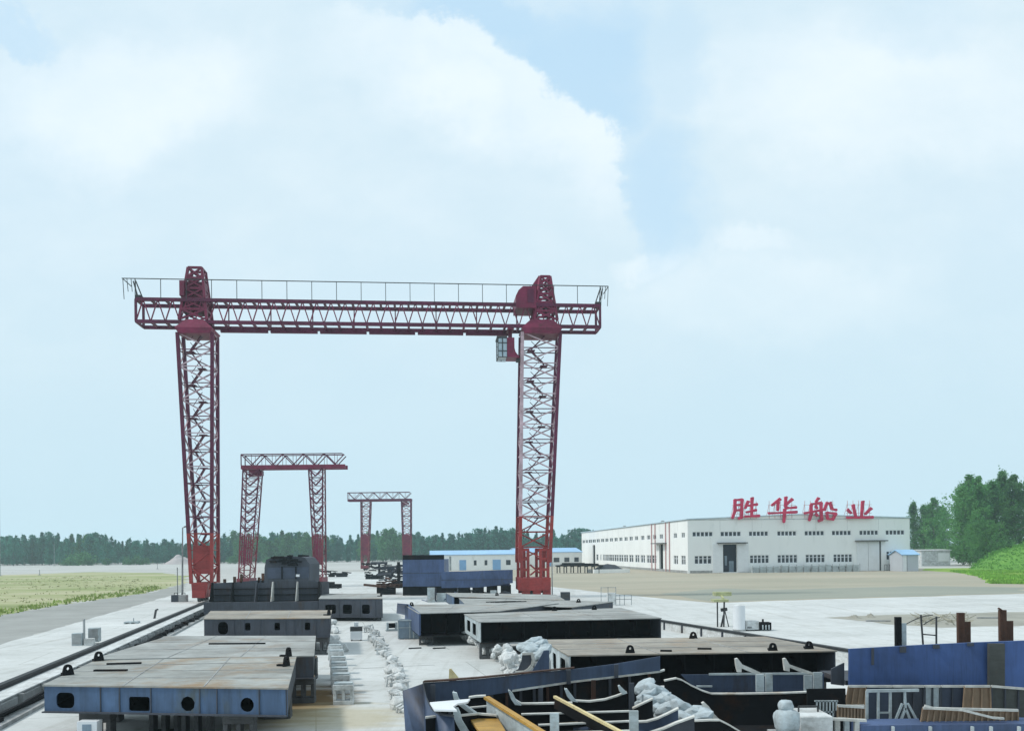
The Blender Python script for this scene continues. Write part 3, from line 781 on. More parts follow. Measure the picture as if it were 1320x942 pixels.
# roof with thin eaves
mb = MB()
for (xa, za, xb, zb) in ((-.25, HZ + .02, HLEN / 2, HZ + RISE + .02), (HLEN / 2, HZ + RISE + .02, HLEN + .25, HZ + .02)):
    mb.add([(xa, -.2, za), (xb, -.2, zb), (xb, SLEN + .2, zb), (xa, SLEN + .2, za), (xa, -.2, za + .16), (xb, -.2, zb + .16), (xb, SLEN + .2, zb + .16), (xa, SLEN + .2, za + .16)],
           [(3, 2, 1, 0), (4, 5, 6, 7), (0, 1, 5, 4), (1, 2, 6, 5), (2, 3, 7, 6), (3, 0, 4, 7)])
roof = mb.build('roof', M['roof_pale'], hall)
for k in (0.35, 0.7):
    mb = MB(); c = Vector((6, SLEN * k, HZ + .45)); mb.tube(c, c + Vector((0, 0, .5)), .35, n=10); mb.tube(c + Vector((0, 0, .5)), c + Vector((0, 0, .75)), .55, .25, n=10)
    mb.build('roof_vent', M['steel'], roof)

def window(parent, axis, a0, a1, z0, z1, n):
    fr = MB(); gl = MB(); d = 0.1
    def bb(B, p0, p1, q0, q1, t0, t1):
        if axis == 'x': B.bb(p0, p1, t0, t1, q0, q1)
        else: B.bb(t0, t1, p0, p1, q0, q1)
    e = 0.07
    bb(fr, a0 + .004, a1 - .004, z0 + .004, z0 + e, d, d + .1); bb(fr, a0 + .004, a1 - .004, z1 - e, z1 - .004, d, d + .1)
    wpane = (a1 - a0) / n
    g = 0.14 * wpane
    for k in range(n + 1):
        x = a0 + k * wpane
        lo = x - (g if 0 < k else 0) + (0.004 if k == 0 else 0); hi = x + (g if k < n else 0) - (0.004 if k == n else 0)
        bb(fr, lo, hi, z0 + e, z1 - e, d + .002, d + .1)
    if z1 - z0 > 1.2: bb(fr, a0 + .06, a1 - .06, z0 + (z1 - z0) * .62, z0 + (z1 - z0) * .62 + .09, d + .01, d + .09)
    f = fr.build('window', M['frame_white'], parent)
    bb(gl, a0 + .05, a1 - .05, z0 + .05, z1 - .05, d + .04, d + .06)
    gl.build('pane', M['glass'], f)
for w_ in F_win: window(hall, 'x', *w_)
for w_ in S_win: window(hall, 'y', *w_)
mb = MB()
for k in range(1, 7): x = HLEN * k / 7; mb.bb(x - .03, x + .03, -.012, -.0005, 7.9, HZ - .1)
for k in range(1, 17): y = SLEN * k / 17; mb.bb(-.012, -.0005, y - .03, y + .03, 7.9, HZ - .1)
mb.build('cladding_seam', M['conc'], hall)
mb = MB(); mb.bb(0, HLEN, -.06, -.001, HZ - .1, HZ + .02); mb.bb(-.06, -.001, .0, SLEN, HZ - .1, HZ + .01); mb.build('gutter', M['pale'], hall)
# front door 1: open, sliding leaves and track canopy
mb = MB(); mb.bb(fx(541), fx(579), -.14, -.02, .1, 5.45); dl = mb.build('door', M['frame_white'], hall)
mb = MB(); mb.bb(fx(632), fx(674), -.14, -.02, .1, 5.45); mb.build('door', M['frame_white'], hall)
mb = MB(); mb.bb(fx(557), fx(666), -1.0, .0, 5.5, 5.68); mb.build('door_canopy', M['thin_dark'], hall)
mb = MB(); mb.bb(fx(592), fx(600), .9, 1.1, 1.4, 3.2); mb.bb(fx(608), fx(625), .9, 1.15, .1, 2.2); mb.build('machine', M['box_blue'], hall)
# front door 2: closed
mb = MB(); mb.bb(fx(1075), fx(1115), -.14, -.02, .1, 5.5); mb.build('door', M['frame_white'], hall)
mb = MB(); mb.bb(fx(1116.5), fx(1157), -.14, -.02, .1, 5.5); mb.build('door', M['frame_white'], hall)
mb = MB(); mb.bb(fx(1158), fx(1163), -.12, -.02, .1, 5.6); mb.build('door_post', M['thin_dark'], hall)
mb = MB(); mb.bb(fx(1068), fx(1182), -1.0, .0, 5.66, 5.84); mb.build('door_canopy', M['thin_dark'], hall)
# side doors and canopy, downpipes
mb = MB(); mb.bb(-1.2, 0, sy(372), sy(333), 5.7, 5.86); mb.build('door_canopy', M['thin_dark'], hall)
for zx in (318, 331, 370, 384):
    mb = MB(); y = sy(zx); mb.tube((-.14, y, .1), (-.14, y, HZ - .05), .11, n=8); mb.build('downpipe', M['pipe_pink'], hall)
mb = MB(); mb.bb(-.03, 0, .4, SLEN - .4, .02, .5); mb.bb(.4, fx(540), -.03, 0, .02, .5); mb.build('plinth', M['conc_grey'], hall)
# low plates stacked along the front wall
for a, b, hgt, lab in ((676, 778, 1.25, 'low grey stack of plates against the hall front, nearest the open door'),
                       (782, 890, 1.4, 'low grey stack of plates against the middle of the hall front'),
                       (893, 1068, 1.45, 'longest low grey stack of plates, ending by the closed hall doors')):
    p = hc + ex * fx(a) - ey * 1.9
    tt_ = thing('plate_stack', lab, 'plate stack', p, hrz, 'plates leaning along the hall front')
    L = fx(b) - fx(a); mb = MB(); k = int(L / 1.3)
    for i in range(k):
        hh = hgt * rnd.uniform(.8, 1.0)
        for q in range(5): mb.bb(i * L / k + rnd.uniform(0, .1), (i + 1) * L / k - rnd.uniform(.05, .2), .1 + rnd.uniform(0, .1), 1.1, q * hh / 5, (q + .85) * hh / 5)
    mb.build('plates', M['pale'], tt_)
    for i in range(k + 1):
        mb = MB(); mb.bar((i * L / k - .02, .0, 0), (i * L / k - .02, .0, hgt + .05), .07)
        mb.build('rack_post', M['steel'], tt_)
# fence panel right of the closed door
tt_ = thing('guard_rail', 'short dark guard rail in front of the hall window by the blue-roofed hut', 'railing', hc + ex * fx(1165) - ey * 1.2, hrz)
L = fx(1212) - fx(1165); mb = MB()
for i in range(9): mb.bar((L * i / 8, 0, 0), (L * i / 8, 0, 1.2), .06)
for z in (.15, 1.2): mb.bar((0, 0, z), (L, 0, z), .07)
mb.build('rails', M['thin_dark'], tt_)

# ------------------------------------------------------------------ rooftop sign
SIGN = [
 [[(110, 80), (109, 170), (88, 230)], [(108, 84), (167, 79)], [(165, 79), (160, 226), (136, 232)], [(112, 125), (160, 121)], [(110, 168), (160, 163)],
  [(214, 92), (188, 150)], [(198, 130), (285, 116)], [(198, 182), (276, 163)], [(186, 216), (300, 209)], [(243, 63), (238, 212)]],
 [[(475, 68), (408, 122)], [(458, 96), (453, 162)], [(572, 68), (512, 124)], [(519, 52), (516, 132), (532, 143), (602, 135)], [(378, 188), (606, 173)], [(508, 150), (500, 258)]],
 [[(786, 56), (764, 88)], [(724, 112), (724, 190), (708, 240)], [(724, 108), (804, 95)], [(802, 95), (806, 236), (782, 243)], [(758, 122), (770, 142)], [(757, 184), (772, 202)], [(666, 183), (836, 148)],
  [(852, 92), (826, 152)], [(872, 92), (888, 146), (924, 152)], [(846, 172), (850, 226)], [(846, 176), (918, 182)], [(916, 182), (892, 230)], [(850, 226), (896, 230)]],
 [[(1064, 108), (1086, 208)], [(1142, 76), (1130, 210)], [(1018, 148), (1046, 176)], [(1208, 132), (1160, 182)], [(1012, 214), (1220, 206)]],
]
s0 = hc + ex * front_x(943) + ey * 0.5
sign = thing('rooftop_sign', 'big red rooftop sign of four brush-style Chinese characters on the white hall', 'sign', (s0.x, s0.y, HZ), hrz)
sY = hc.y + 3
mpp = sY / F
def sign_pt(zx, zy):
    px, py = 930 + zx / 6.286, 630 + zy / 6.286
    x = front_x(px) - front_x(943)
    k = (front_x(px)) / HLEN
    base_y = 738.8 + (732.5 - 738.8) * k
    z = (base_y - py) / 70.4 * 10.15 - HZ
    return x, z
sp = MB()
for ci, strokes in enumerate(SIGN):
    mb = MB()
    for si, st in enumerate(strokes):
        pts = [sign_pt(*q) for q in st]
        # brush strokes: polygons that swell at the start and thin towards the end, with depth
        n = len(pts)
        for k in range(n - 1):
            (xa, za), (xb, zb) = pts[k], pts[k + 1]
            d = Vector((xb - xa, zb - za)); L = d.length
            if L < 1e-4: continue
            d /= L; nrm = Vector((-d.y, d.x))
            horiz = abs(d.x) > 0.9
            wa = 0.30 if not horiz else 0.22
            wb = wa * (1.05 if k < n - 2 else (0.8 if not horiz else 1.25))
            e = 0.16
            poly = [(xa - d.x * e + nrm.x * wa * .55, za - d.y * e + nrm.y * wa * .55), (xa - d.x * e * .3 + nrm.x * wa * 1.15, za - d.y * e * .3 + nrm.y * wa * 1.15),
                    (xa + d.x * L * .3 + nrm.x * wa * .85, za + d.y * L * .3 + nrm.y * wa * .85),
                    (xb + nrm.x * wb, zb + nrm.y * wb), (xb + d.x * e + nrm.x * wb * .3, zb + d.y * e + nrm.y * wb * .3), (xb + d.x * e * .6 - nrm.x * wb * .7, zb + d.y * e * .6 - nrm.y * wb * .7),
                    (xb - nrm.x * wb, zb - nrm.y * wb), (xa + d.x * L * .3 - nrm.x * wa * .9, za + d.y * L * .3 - nrm.y * wa * .9), (xa - d.x * e * .2 - nrm.x * wa, za - d.y * e * .2 - nrm.y * wa)]
            off = -1.0 - 0.012 * (si * 3 + k)
            mb.plate(poly, [], lambda a, b, tt, off=off: (a, off + tt, b), 0.35)
    xs = [sign_pt(*q) for st in strokes for q in st]
    xmin, xmax = min(q[0] for q in xs), max(q[0] for q in xs)
    co = mb.build('character', M['sign_red'], sign)
    x = xmin + .3
    while x < xmax - .2:
        sp.bar((x, -.5, 0.1), (x, -.55, 3.4), 0.07); sp.bar((x, -.55, 2.8), (x, 1.2, 0.1), .06); x += 1.1
    for z in (1.0, 2.6): sp.bar((xmin, -.58, z), (xmax, -.58, z), .06)
sp.build('support_frame', M['pipe_pink'], sign)

# ------------------------------------------------------------------ small buildings
def shed(name, label, fl, fr, h, depth, roofm, group=None, ridge=0.5, wallm=None, over=.25):
    a, b = G(*fl), G(*fr); d = b - a; L = d.length; rz = math.atan2(d.y, d.x)
    o = thing(name, label, 'shed', a, rz, group)
    mb = MB(); mb.bb(0, L, 0, depth, 0, h); mb.build('wall', wallm or M['white'], o)
    mb = MB(); z0 = h - .02; e = over
    A = [(-e, -e, z0), (L + e, -e, z0), (L + e, depth / 2, z0 + ridge), (-e, depth / 2, z0 + ridge), (L + e, depth + e, z0), (-e, depth + e, z0)]
    B = [Vector(q) + Vector((0, 0, .14)) for q in A]
    mb.add(A + B, [(3, 2, 1, 0), (5, 4, 2, 3), (6, 7, 8, 9), (9, 8, 10, 11), (0, 1, 7, 6), (1, 2, 8, 7), (2, 4, 10, 8), (4, 5, 11, 10), (5, 3, 9, 11), (3, 0, 6, 9)])
    mb.build('roof', roofm, o)
    for s in (0, L):
        mb = MB(); mb.add([(s, 0, h), (s, depth, h), (s, depth / 2, h + ridge)], [(0, 1, 2)]); mb.build('gable', wallm or M['white'], o)
    return o, L
def opening(o, L, f0, f1, z0, z1, m, name):
    mb = MB(); mb.bb(L * f0, L * f1, -.04, -.004, z0, z1); mb.build(name, m, o)
o, L = shed('long_shed', 'long white single-storey shed with pale blue roof behind the blue hull sections', (556, 735.5), (672, 734), 3.7, 9, M['roof_blue'], ridge=1.0)
for f0, f1 in ((.31, .385), (.68, .77)): opening(o, L, f0, f1, .05, 2.5, M['door_blue'], 'door')
for f0, f1 in ((.47, .50), (.59, .62), (.83, .88)): opening(o, L, f0, f1, 1.2, 2.4, M['glass'], 'window')
for f in (.06, .2): opening(o, L, f, f + .02, .05, 3.4, M['steel'], 'downpipe')
o, L = shed('blue_roofed_shed', 'white shed with pale blue roof between the crane leg and the factory hall', (668, 730.5), (750, 729), 4.0, 8, M['roof_blue'], ridge=1.2)
for f0, f1 in ((.34, .42), (.55, .64), (.72, .80), (.88, .95)): opening(o, L, f0, f1, 1.2, 2.5, M['glass'], 'window')
opening(o, L, .46, .51, .05, 2.5, M['door_blue'], 'door')
o, L = shed('blue_roofed_hut', 'small grey hut with a bright blue roof at the right end of the factory hall', (1163.5, 736.2), (1184, 735.9), 3.0, 4.2, M['roof_blue'], ridge=.9, wallm=mat('hut_grey', (.45, .48, .52), .7, .08, .3))
opening(o, L, .03, .26, .02, 3.2, M['frame_white'], 'door'); opening(o, L, .27, .29, .02, 3.2, M['thin_dark'], 'post')
o, L = shed('flat_roofed_store', 'pale flat-roofed store hut between the blue-roofed hut and the big trees', (1188, 729.5), (1225, 729), 3.6, 6, M['conc'], ridge=.15, wallm=M['conc'])
opening(o, L, .58, .97, 1.1, 3.0, M['white'], 'shutter'); opening(o, L, .05, .5, 1.0, 1.1, M['conc_grey'], 'ledge')
o, L = shed('white_hut', 'tiny white hut at the far left under the tree line', (30, 724), (44, 724), 2.6, 5, M['roof_pale'], ridge=.6)
opening(o, L, .4, .6, .02, 2, M['glass'], 'door')
# low dark rack and parked load before the hall's far end
a = G(718, 738.5); b = G(772, 738.5); L = (b - a).length
o = thing('steel_rack', 'long low dark steel rack standing on the sand before the hall', 'rack', a, math.atan2(b.y - a.y, b.x - a.x))
for i in range(7):
    mb = MB(); mb.bb(L * i / 6 - .08, L * i / 6 + .08, 0, .2, 0, 1.35); mb.bb(L * i / 6 - .08, L * i / 6 + .08, 1.6, 1.8, 0, 1.35); mb.bb(L * i / 6 - .06, L * i / 6 + .06, .2, 1.6, 1.2, 1.34)
    mb.build('rack_post', M['thin_dark'], o)
mb = MB(); mb.bb(-.3, L + .3, -.1, 1.9, 1.35, 1.6)
for i in range(6): mb.bb(rnd.uniform(0, L * .3), L * rnd.uniform(.6, 1), .2 + i * .28, .4 + i * .28, 1.6, 1.6 + rnd.uniform(.15, .5))
mb.build('steel_load', M['dark'], o)
a = G(766, 738.6); b = G(812, 737.8); L = (b - a).length
o = thing('low_wall_bin', 'low white-walled bin holding a dark heap, in front of the hall side', 'storage bin', a, math.atan2(b.y - a.y, b.x - a.x))
mb = MB(); mb.bb(0, L, 0, .25, 0, .75); mb.bb(0, .25, .25, 4, 0, .75); mb.bb(L - .25, L, .25, 4, 0, .75); mb.build('bin_wall', M['white'], o)
mb = MB(); n = 16; vs = []
for j in range(n + 1):
    for i in range(n + 1):
        x, y = i / n, j / n; k = math.sin(math.pi * x) ** .6 * math.sin(math.pi * y) ** .6
        vs.append((.5 + x * (L - 1), .4 + y * 3.4, .2 + 1.5 * k * (1 + .3 * noise.noise(Vector((x * 5, y * 5, 1))))))
mb.add(vs, [(j * (n + 1) + i, j * (n + 1) + i + 1, (j + 1) * (n + 1) + i + 1, (j + 1) * (n + 1) + i) for j in range(n) for i in range(n)], 0, True)
mb.build('dark_heap', M['grey_primer'], o)

# ------------------------------------------------------------------ trees
def leaf_crown(seed, h, w, leaf, count, shape, clumps, z0=0.12, uneven=0.35, cr=(.10, .20)):
    """leaf-sized quads gathered in clumps through the crown volume"""
    rr = random.Random(seed); mb = MB()
    cl = []
    for _ in range(clumps):
        k = rr.random() ** (0.85)
        z = h * (z0 + (1 - z0) * k)
        r = w / 2 * shape(k) * (1 + uneven * (rr.random() - .5) * 2)
        a = rr.random() * math.tau; rad = r * math.sqrt(rr.random())
        cl.append((Vector((rad * math.cos(a), rad * math.sin(a), z)), w * rr.uniform(*cr) * (0.55 + 0.6 * shape(k))))
    vs, fs = [], []
    for i in range(count):
        c, r = cl[rr.randrange(len(cl))]
        p = c + Vector((rr.gauss(0, 1), rr.gauss(0, 1), rr.gauss(0, 1.15))) * r * .55
        if p.z < h * z0 * .5: continue
        s = leaf * rr.uniform(.6, 1.4)
        nrm = Vector((rr.gauss(0, 1), rr.gauss(0, 1), rr.gauss(0.5, 1))).normalized()
        a = nrm.orthogonal().normalized(); b = nrm.cross(a); th = rr.random() * math.tau
        a, b = a * math.cos(th) + b * math.sin(th), b * math.cos(th) - a * math.sin(th)
        q = len(vs)
        vs += [p - a * s * .5, p + b * s * .32, p + a * s * .6, p - b * s * .32]
        fs.append((q, q + 1, q + 2, q + 3))
    mb.add(vs, fs)
    return mb, cl
def tree(name, label, cat, group, seed, h, w, leaf, count, shape, clumps, lm, bm_, z0=.12, trunk_r=.22, uneven=.35, cr=(.10, .20)):
    o = thing(name, label, cat, (0, 0, 0), 0, group)
    mb, cl = leaf_crown(seed, h, w, leaf, count, shape, clumps, z0, uneven, cr)
    rr = random.Random(seed + 99)
    tk = MB(); pr = Vector((0, 0, -.3)); n = 6
    for k in range(1, n + 1):
        q = Vector((rr.uniform(-.2, .2) * k / n, rr.uniform(-.2, .2) * k / n, h * .9 * k / n))
        tk.tube(pr, q, trunk_r * (1 - .85 * (k - 1) / n), trunk_r * (1 - .85 * k / n), n=7, cap=False); pr = q
    for c, r in rr.sample(cl, min(14, len(cl))):
        zb = max(h * .1, c.z - h * rr.uniform(.08, .2)); tk.tube((0, 0, zb), c, trunk_r * .3, trunk_r * .07, n=5, cap=False)
    tk.build('trunk', bm_, o)
    mb.build('crown', lm, o)
    return o
sh_round = lambda k: math.sin(math.pi * min(1, (k * .92 + .08))) ** .6
sh_cone = lambda k: max(.08, (1 - k) ** .75) * (1 if k > .1 else .7)
sh_col = lambda k: (math.sin(math.pi * (k * .9 + .1)) ** .5) * (1 - .62 * k)

protos = []
far_lab = 'distant tree in the long hazy tree line behind the yard and cranes'
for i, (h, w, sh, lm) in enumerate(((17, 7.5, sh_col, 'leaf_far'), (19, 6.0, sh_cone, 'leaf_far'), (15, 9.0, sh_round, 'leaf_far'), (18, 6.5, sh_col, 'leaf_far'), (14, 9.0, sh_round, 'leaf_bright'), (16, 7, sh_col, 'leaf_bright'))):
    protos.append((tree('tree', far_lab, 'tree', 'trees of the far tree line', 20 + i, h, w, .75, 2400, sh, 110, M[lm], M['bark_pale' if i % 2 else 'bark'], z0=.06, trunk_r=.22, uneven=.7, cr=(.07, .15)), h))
used = set()
def place(pi, pos, s, rz, label=None, group=None, lib=None):
    lib = lib or protos; key = (id(lib), pi)
    o = lib[pi][0] if key not in used else copy_tree(lib[pi][0]); used.add(key)
    o.location = pos; o.scale = (s * rnd.uniform(.9, 1.1), s * rnd.uniform(.9, 1.1), s); o.rotation_euler = (0, 0, rz)
    if label: o['label'] = label
    if group: o['group'] = group
    return o
# outline of the line of trees in the photograph: px -> height of the tops (py)
TOPS = [(-60, 690), (0, 694), (20, 691), (45, 690), (66, 689), (85, 692), (112, 689), (130, 691), (160, 697), (190, 695), (225, 699), (232, 700), (280, 693), (300, 689), (330, 692), (380, 686), (420, 692), (445, 695), (470, 690), (500, 686), (540, 688), (580, 690), (610, 686), (640, 682), (660, 684), (700, 688), (750, 684), (800, 684)]
def top_at(px):
    for (a, ya), (b, yb) in zip(TOPS, TOPS[1:]):
        if a <= px <= b: return ya + (yb - ya) * (px - a) / (b - a)
    return 690
for row in range(3):
    px = -45 + row * 3
    while px < 770:
        Y = 430 + row * 22 + rnd.uniform(-8, 8)
        base = P(px, 720, Y); base.z = 0
        ty = top_at(px) + rnd.uniform(-3.5, 4.5) + (4 if row == 0 else 0)
        hgt = P(px, ty, Y).z
        bright = (420 > px > 290 or 470 < px < 520 or 90 < px < 118) and rnd.random() < .75
        pi = rnd.choice((4, 5, 4)) if bright else rnd.choice((0, 2, 0, 3, 2, 3, 2, 1))
        place(pi, base, hgt / protos[pi][1], rnd.uniform(0, 6.28))
        px += rnd.uniform(8, 13) if row else rnd.uniform(9, 15)
# the wood behind them closes the gaps
mb, _ = leaf_crown(5, 1, 1, 1, 0, sh_round, 1)
vs, fs = [], []
for i in range(42000):
    px = rnd.uniform(-70, 820); Y = rnd.uniform(505, 540); p = P(px, 700, Y)
    top = P(px, top_at(px) + 5, Y).z * (0.93 + .28 * noise.noise(Vector((px * .16, 0, 0))))
    p.z = top * rnd.random() ** .8
    s = rnd.uniform(.7, 1.5); nrm = Vector((rnd.gauss(0, 1), rnd.gauss(-.4, 1), rnd.gauss(.4, 1))).normalized()
    a = nrm.orthogonal().normalized(); b = nrm.cross(a); q = len(vs)
    vs += [p - a * s * .5, p + b * s * .35, p + a * s * .6, p - b * s * .35]; fs.append((q, q + 1, q + 2, q + 3))
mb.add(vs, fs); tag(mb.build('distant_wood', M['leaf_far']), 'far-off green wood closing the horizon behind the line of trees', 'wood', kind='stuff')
# bushes at the foot of the tree line, left
bush_lib = []
for i in range(2):
    bush_lib.append((tree('bush', 'light green bush at the foot of the far tree line, left of the big crane', 'bush', 'bushes under the far tree line', 60 + i, 5, 8, .7, 900, sh_round, 30, M['leaf_bright'], M['bark'], z0=.02, trunk_r=.1), 5))
for px, hp in ((84, 9), (100, 14), (108, 15), (118, 8), (138, 8), (165, 9), (178, 11), (188, 8), (300, 9), (345, 8)):
    Y = 405; b = P(px, 720, Y); b.z = 0
    place(rnd.randrange(2), b, hp / F * Y / 5, rnd.uniform(0, 6), lib=bush_lib,
          label=None if px < 250 else 'light green bush under the far tree line, right of the big crane leg', group=None if px < 250 else 'bushes right of the left crane leg')

# big trees right of the hall
near_lib = []
for i, (h, w, sh) in enumerate(((18, 10, sh_col), (20, 9, sh_col), (16, 10, sh_round), (19, 8.5, sh_cone))):
    near_lib.append((tree('tree', 'tree', 'tree', None, 80 + i, h, w, .40, 10500, sh, 300, M['leaf_light' if i == 2 else 'leaf_near'], M['bark_pale'], z0=.05, trunk_r=.26, uneven=.9, cr=(.05, .125)), h))
near = [  # px centre, py top, depth, proto, label
 (1178, 648, 265, 3, 'slender dark tree peering past the right end of the hall roof'),
 (1192, 652, 262, 0, 'dull green tree rising behind the blue-roofed hut'),
 (1204, 643, 258, 1, 'taller dull green tree behind the pale flat-roofed store'),
 (1216, 655, 268, 0, 'low round tree filling the gap before the tall grove'),
 (1242, 630, 214, 2, 'light green tree at the left edge of the tall grove, above the pale store'),
 (1250, 614, 218, 1, 'thin-topped tree second from the left in the tall grove'),
 (1262, 616, 208, 1, 'tall pointed tree in the middle of the grove right of the hall'),
 (1280, 622, 214, 0, 'broad tree just right of the pointed one in the grove'),
 (1293, 609, 222, 3, 'tallest narrow tree of the grove near the right edge'),
 (1308, 614, 206, 1, 'dense dark green tree at the right edge of the photo'),
 (1332, 612, 210, 0, 'dense tree cut off by the right edge of the photo'),
 (1352, 618, 214, 1, 'tree just outside the right end of the grove'),
 (1262, 672, 200, 2, 'low bushy tree standing in front of the grove by the green mound'),
 (1276, 672, 200, 2, 'low dark tree half hidden by the green mound')]
for px, py, Y, pi, lab in near:
    b = P(px, 728, Y); b.z = 0; hgt = P(px, py, Y).z
    o = place(pi, b, hgt / near_lib[pi][1], rnd.uniform(0, 6), label=lab, group='trees right of the hall', lib=near_lib)
# shrubs and weeds over the green mound
vs, fs = [], []
mnd = [o for o in COL.objects if o.name == 'green_mound'][0]
for i in range(15000):
    f = mnd.data.polygons[rnd.randrange(len(mnd.data.polygons))]
    c = Vector(f.center) + Vector((rnd.uniform(-.4, .4), rnd.uniform(-.4, .4), 0))
    if c.z < .1: continue
    c.z += rnd.random() ** 3 * .8
    s = rnd.uniform(.18, .42); nrm = Vector((rnd.gauss(0, 1), rnd.gauss(0, 1), rnd.gauss(.6, 1))).normalized()
    a = nrm.orthogonal().normalized(); b = nrm.cross(a); q = len(vs)
    vs += [c - a * s * .5, c + b * s * .3, c + a * s * .6, c - b * s * .3]; fs.append((q, q + 1, q + 2, q + 3))
mb = MB(); mb.add(vs, fs); tag(mb.build('mound_scrub', M['leaf_shrub']), 'bright green scrub covering the mound at the right edge', 'scrub', kind='stuff')
# tufts in the dry field and along the lawn
def tufts(name, label, poly, count, hh, m):
    pts = [G(x, y) for x, y in poly]
    xs = [p.x for p in pts]; ys = [p.y for p in pts]; vs, fs = [], []
    def inside(x, y):
        c = False
        for i in range(len(pts)):
            a, b = pts[i], pts[i - 1]
            if (a.y > y) != (b.y > y) and x < (b.x - a.x) * (y - a.y) / (b.y - a.y) + a.x: c = not c
        return c
    k = 0
    while k < count:
        x, y = rnd.uniform(min(xs), max(xs)), rnd.uniform(min(ys), max(ys))
        if not inside(x, y): continue
        if noise.noise(Vector((x * .08, y * .08, 2))) < rnd.uniform(-.35, .25): continue
        k += 1
        for q_ in range(3):
            p = Vector((x + rnd.uniform(-.25, .25), y + rnd.uniform(-.25, .25), 0)); h = hh * rnd.uniform(.5, 1.4); a = rnd.random() * 6.28
            d = Vector((math.cos(a), math.sin(a), 0)) * rnd.uniform(.05, .12); q = len(vs)
            vs += [p - d, p + d, p + Vector((rnd.uniform(-.15, .15), rnd.uniform(-.15, .15), h))]; fs.append((q, q + 1, q + 2))
    mb = MB(); mb.add(vs, fs); tag(mb.build(name, m), label, 'grass', kind='stuff')
m_tuft = mat('dry_grass_blades', (.36, .37, .19), .9, .3, .2, bump=0)
m_tuft2 = mat('green_grass_blades', (.27, .36, .10), .9, .3, .2, bump=0)
tufts('field_grass', 'thin dry grass growing over the field left of the crane rail', [(-60, 752), (0, 746), (120, 742), (205, 745), (236, 750), (190, 762), (75, 778), (0, 792), (-80, 800)], 500, .14, m_tuft)
tufts('edge_weeds', 'green weeds along the near edge of the dry field', [(-30, 789), (0, 786), (40, 781), (110, 768), (200, 755), (212, 757), (190, 764), (75, 780), (0, 794), (-30, 797)], 350, .25, m_tuft2)
tufts('lawn_grass', 'bright green grass in front of the mound', [(1225, 736), (1262, 743), (1275, 752), (1330, 753), (1340, 736)], 3000, .3, mat('lawn_blades', (.19, .40, .055), .9, .3, .2, bump=0))
# ------------------------------------------------------------------ ship blocks
def rrect(x0, x1, z0, z1, r=.08, n=4):
    pts = []
    for cx, cz, a0 in ((x1 - r, z1 - r, 0), (x0 + r, z1 - r, 90), (x0 + r, z0 + r, 180), (x1 - r, z0 + r, 270)):
        for k in range(n + 1):
            a = R(a0 + 90 * k / n); pts.append((cx + r * math.cos(a), cz + r * math.sin(a)))
    return pts
def ngon(cx, cz, r, n=12, ph=0.2):
    return [(cx + r * math.cos(ph + math.tau * k / n), cz + r * math.sin(ph + math.tau * k / n)) for k in range(n)]

def lug(parent, pos, ang, h=.26, w=.30, th=.06):
    mb = MB(); d = Vector((math.cos(ang), math.sin(ang), 0)); nn = Vector((-d.y, d.x, 0))
    prof = [(-w / 2, 0), (w / 2, 0), (w / 2 * .8, h * .5)] + [(w * .36 * math.cos(a), h * .62 + w * .36 * math.sin(a)) for a in (R(k) for k in range(10, 180, 20))] + [(-w / 2 * .8, h * .5)]
    mb.plate(prof, [ngon(0, h * .62, w * .14, 8)], lambda a, b, tt: Vector(pos) + d * a + nn * (tt - th / 2) + Vector((0, 0, b)), th)
    for s in (-1, 1): mb.bar(Vector(pos) + d * s * w * .15 + nn * .04, Vector(pos) + d * s * w * .12 + nn * .26, .04, .1)
    mb.build('lifting_lug', M['dark'], parent, world=True)

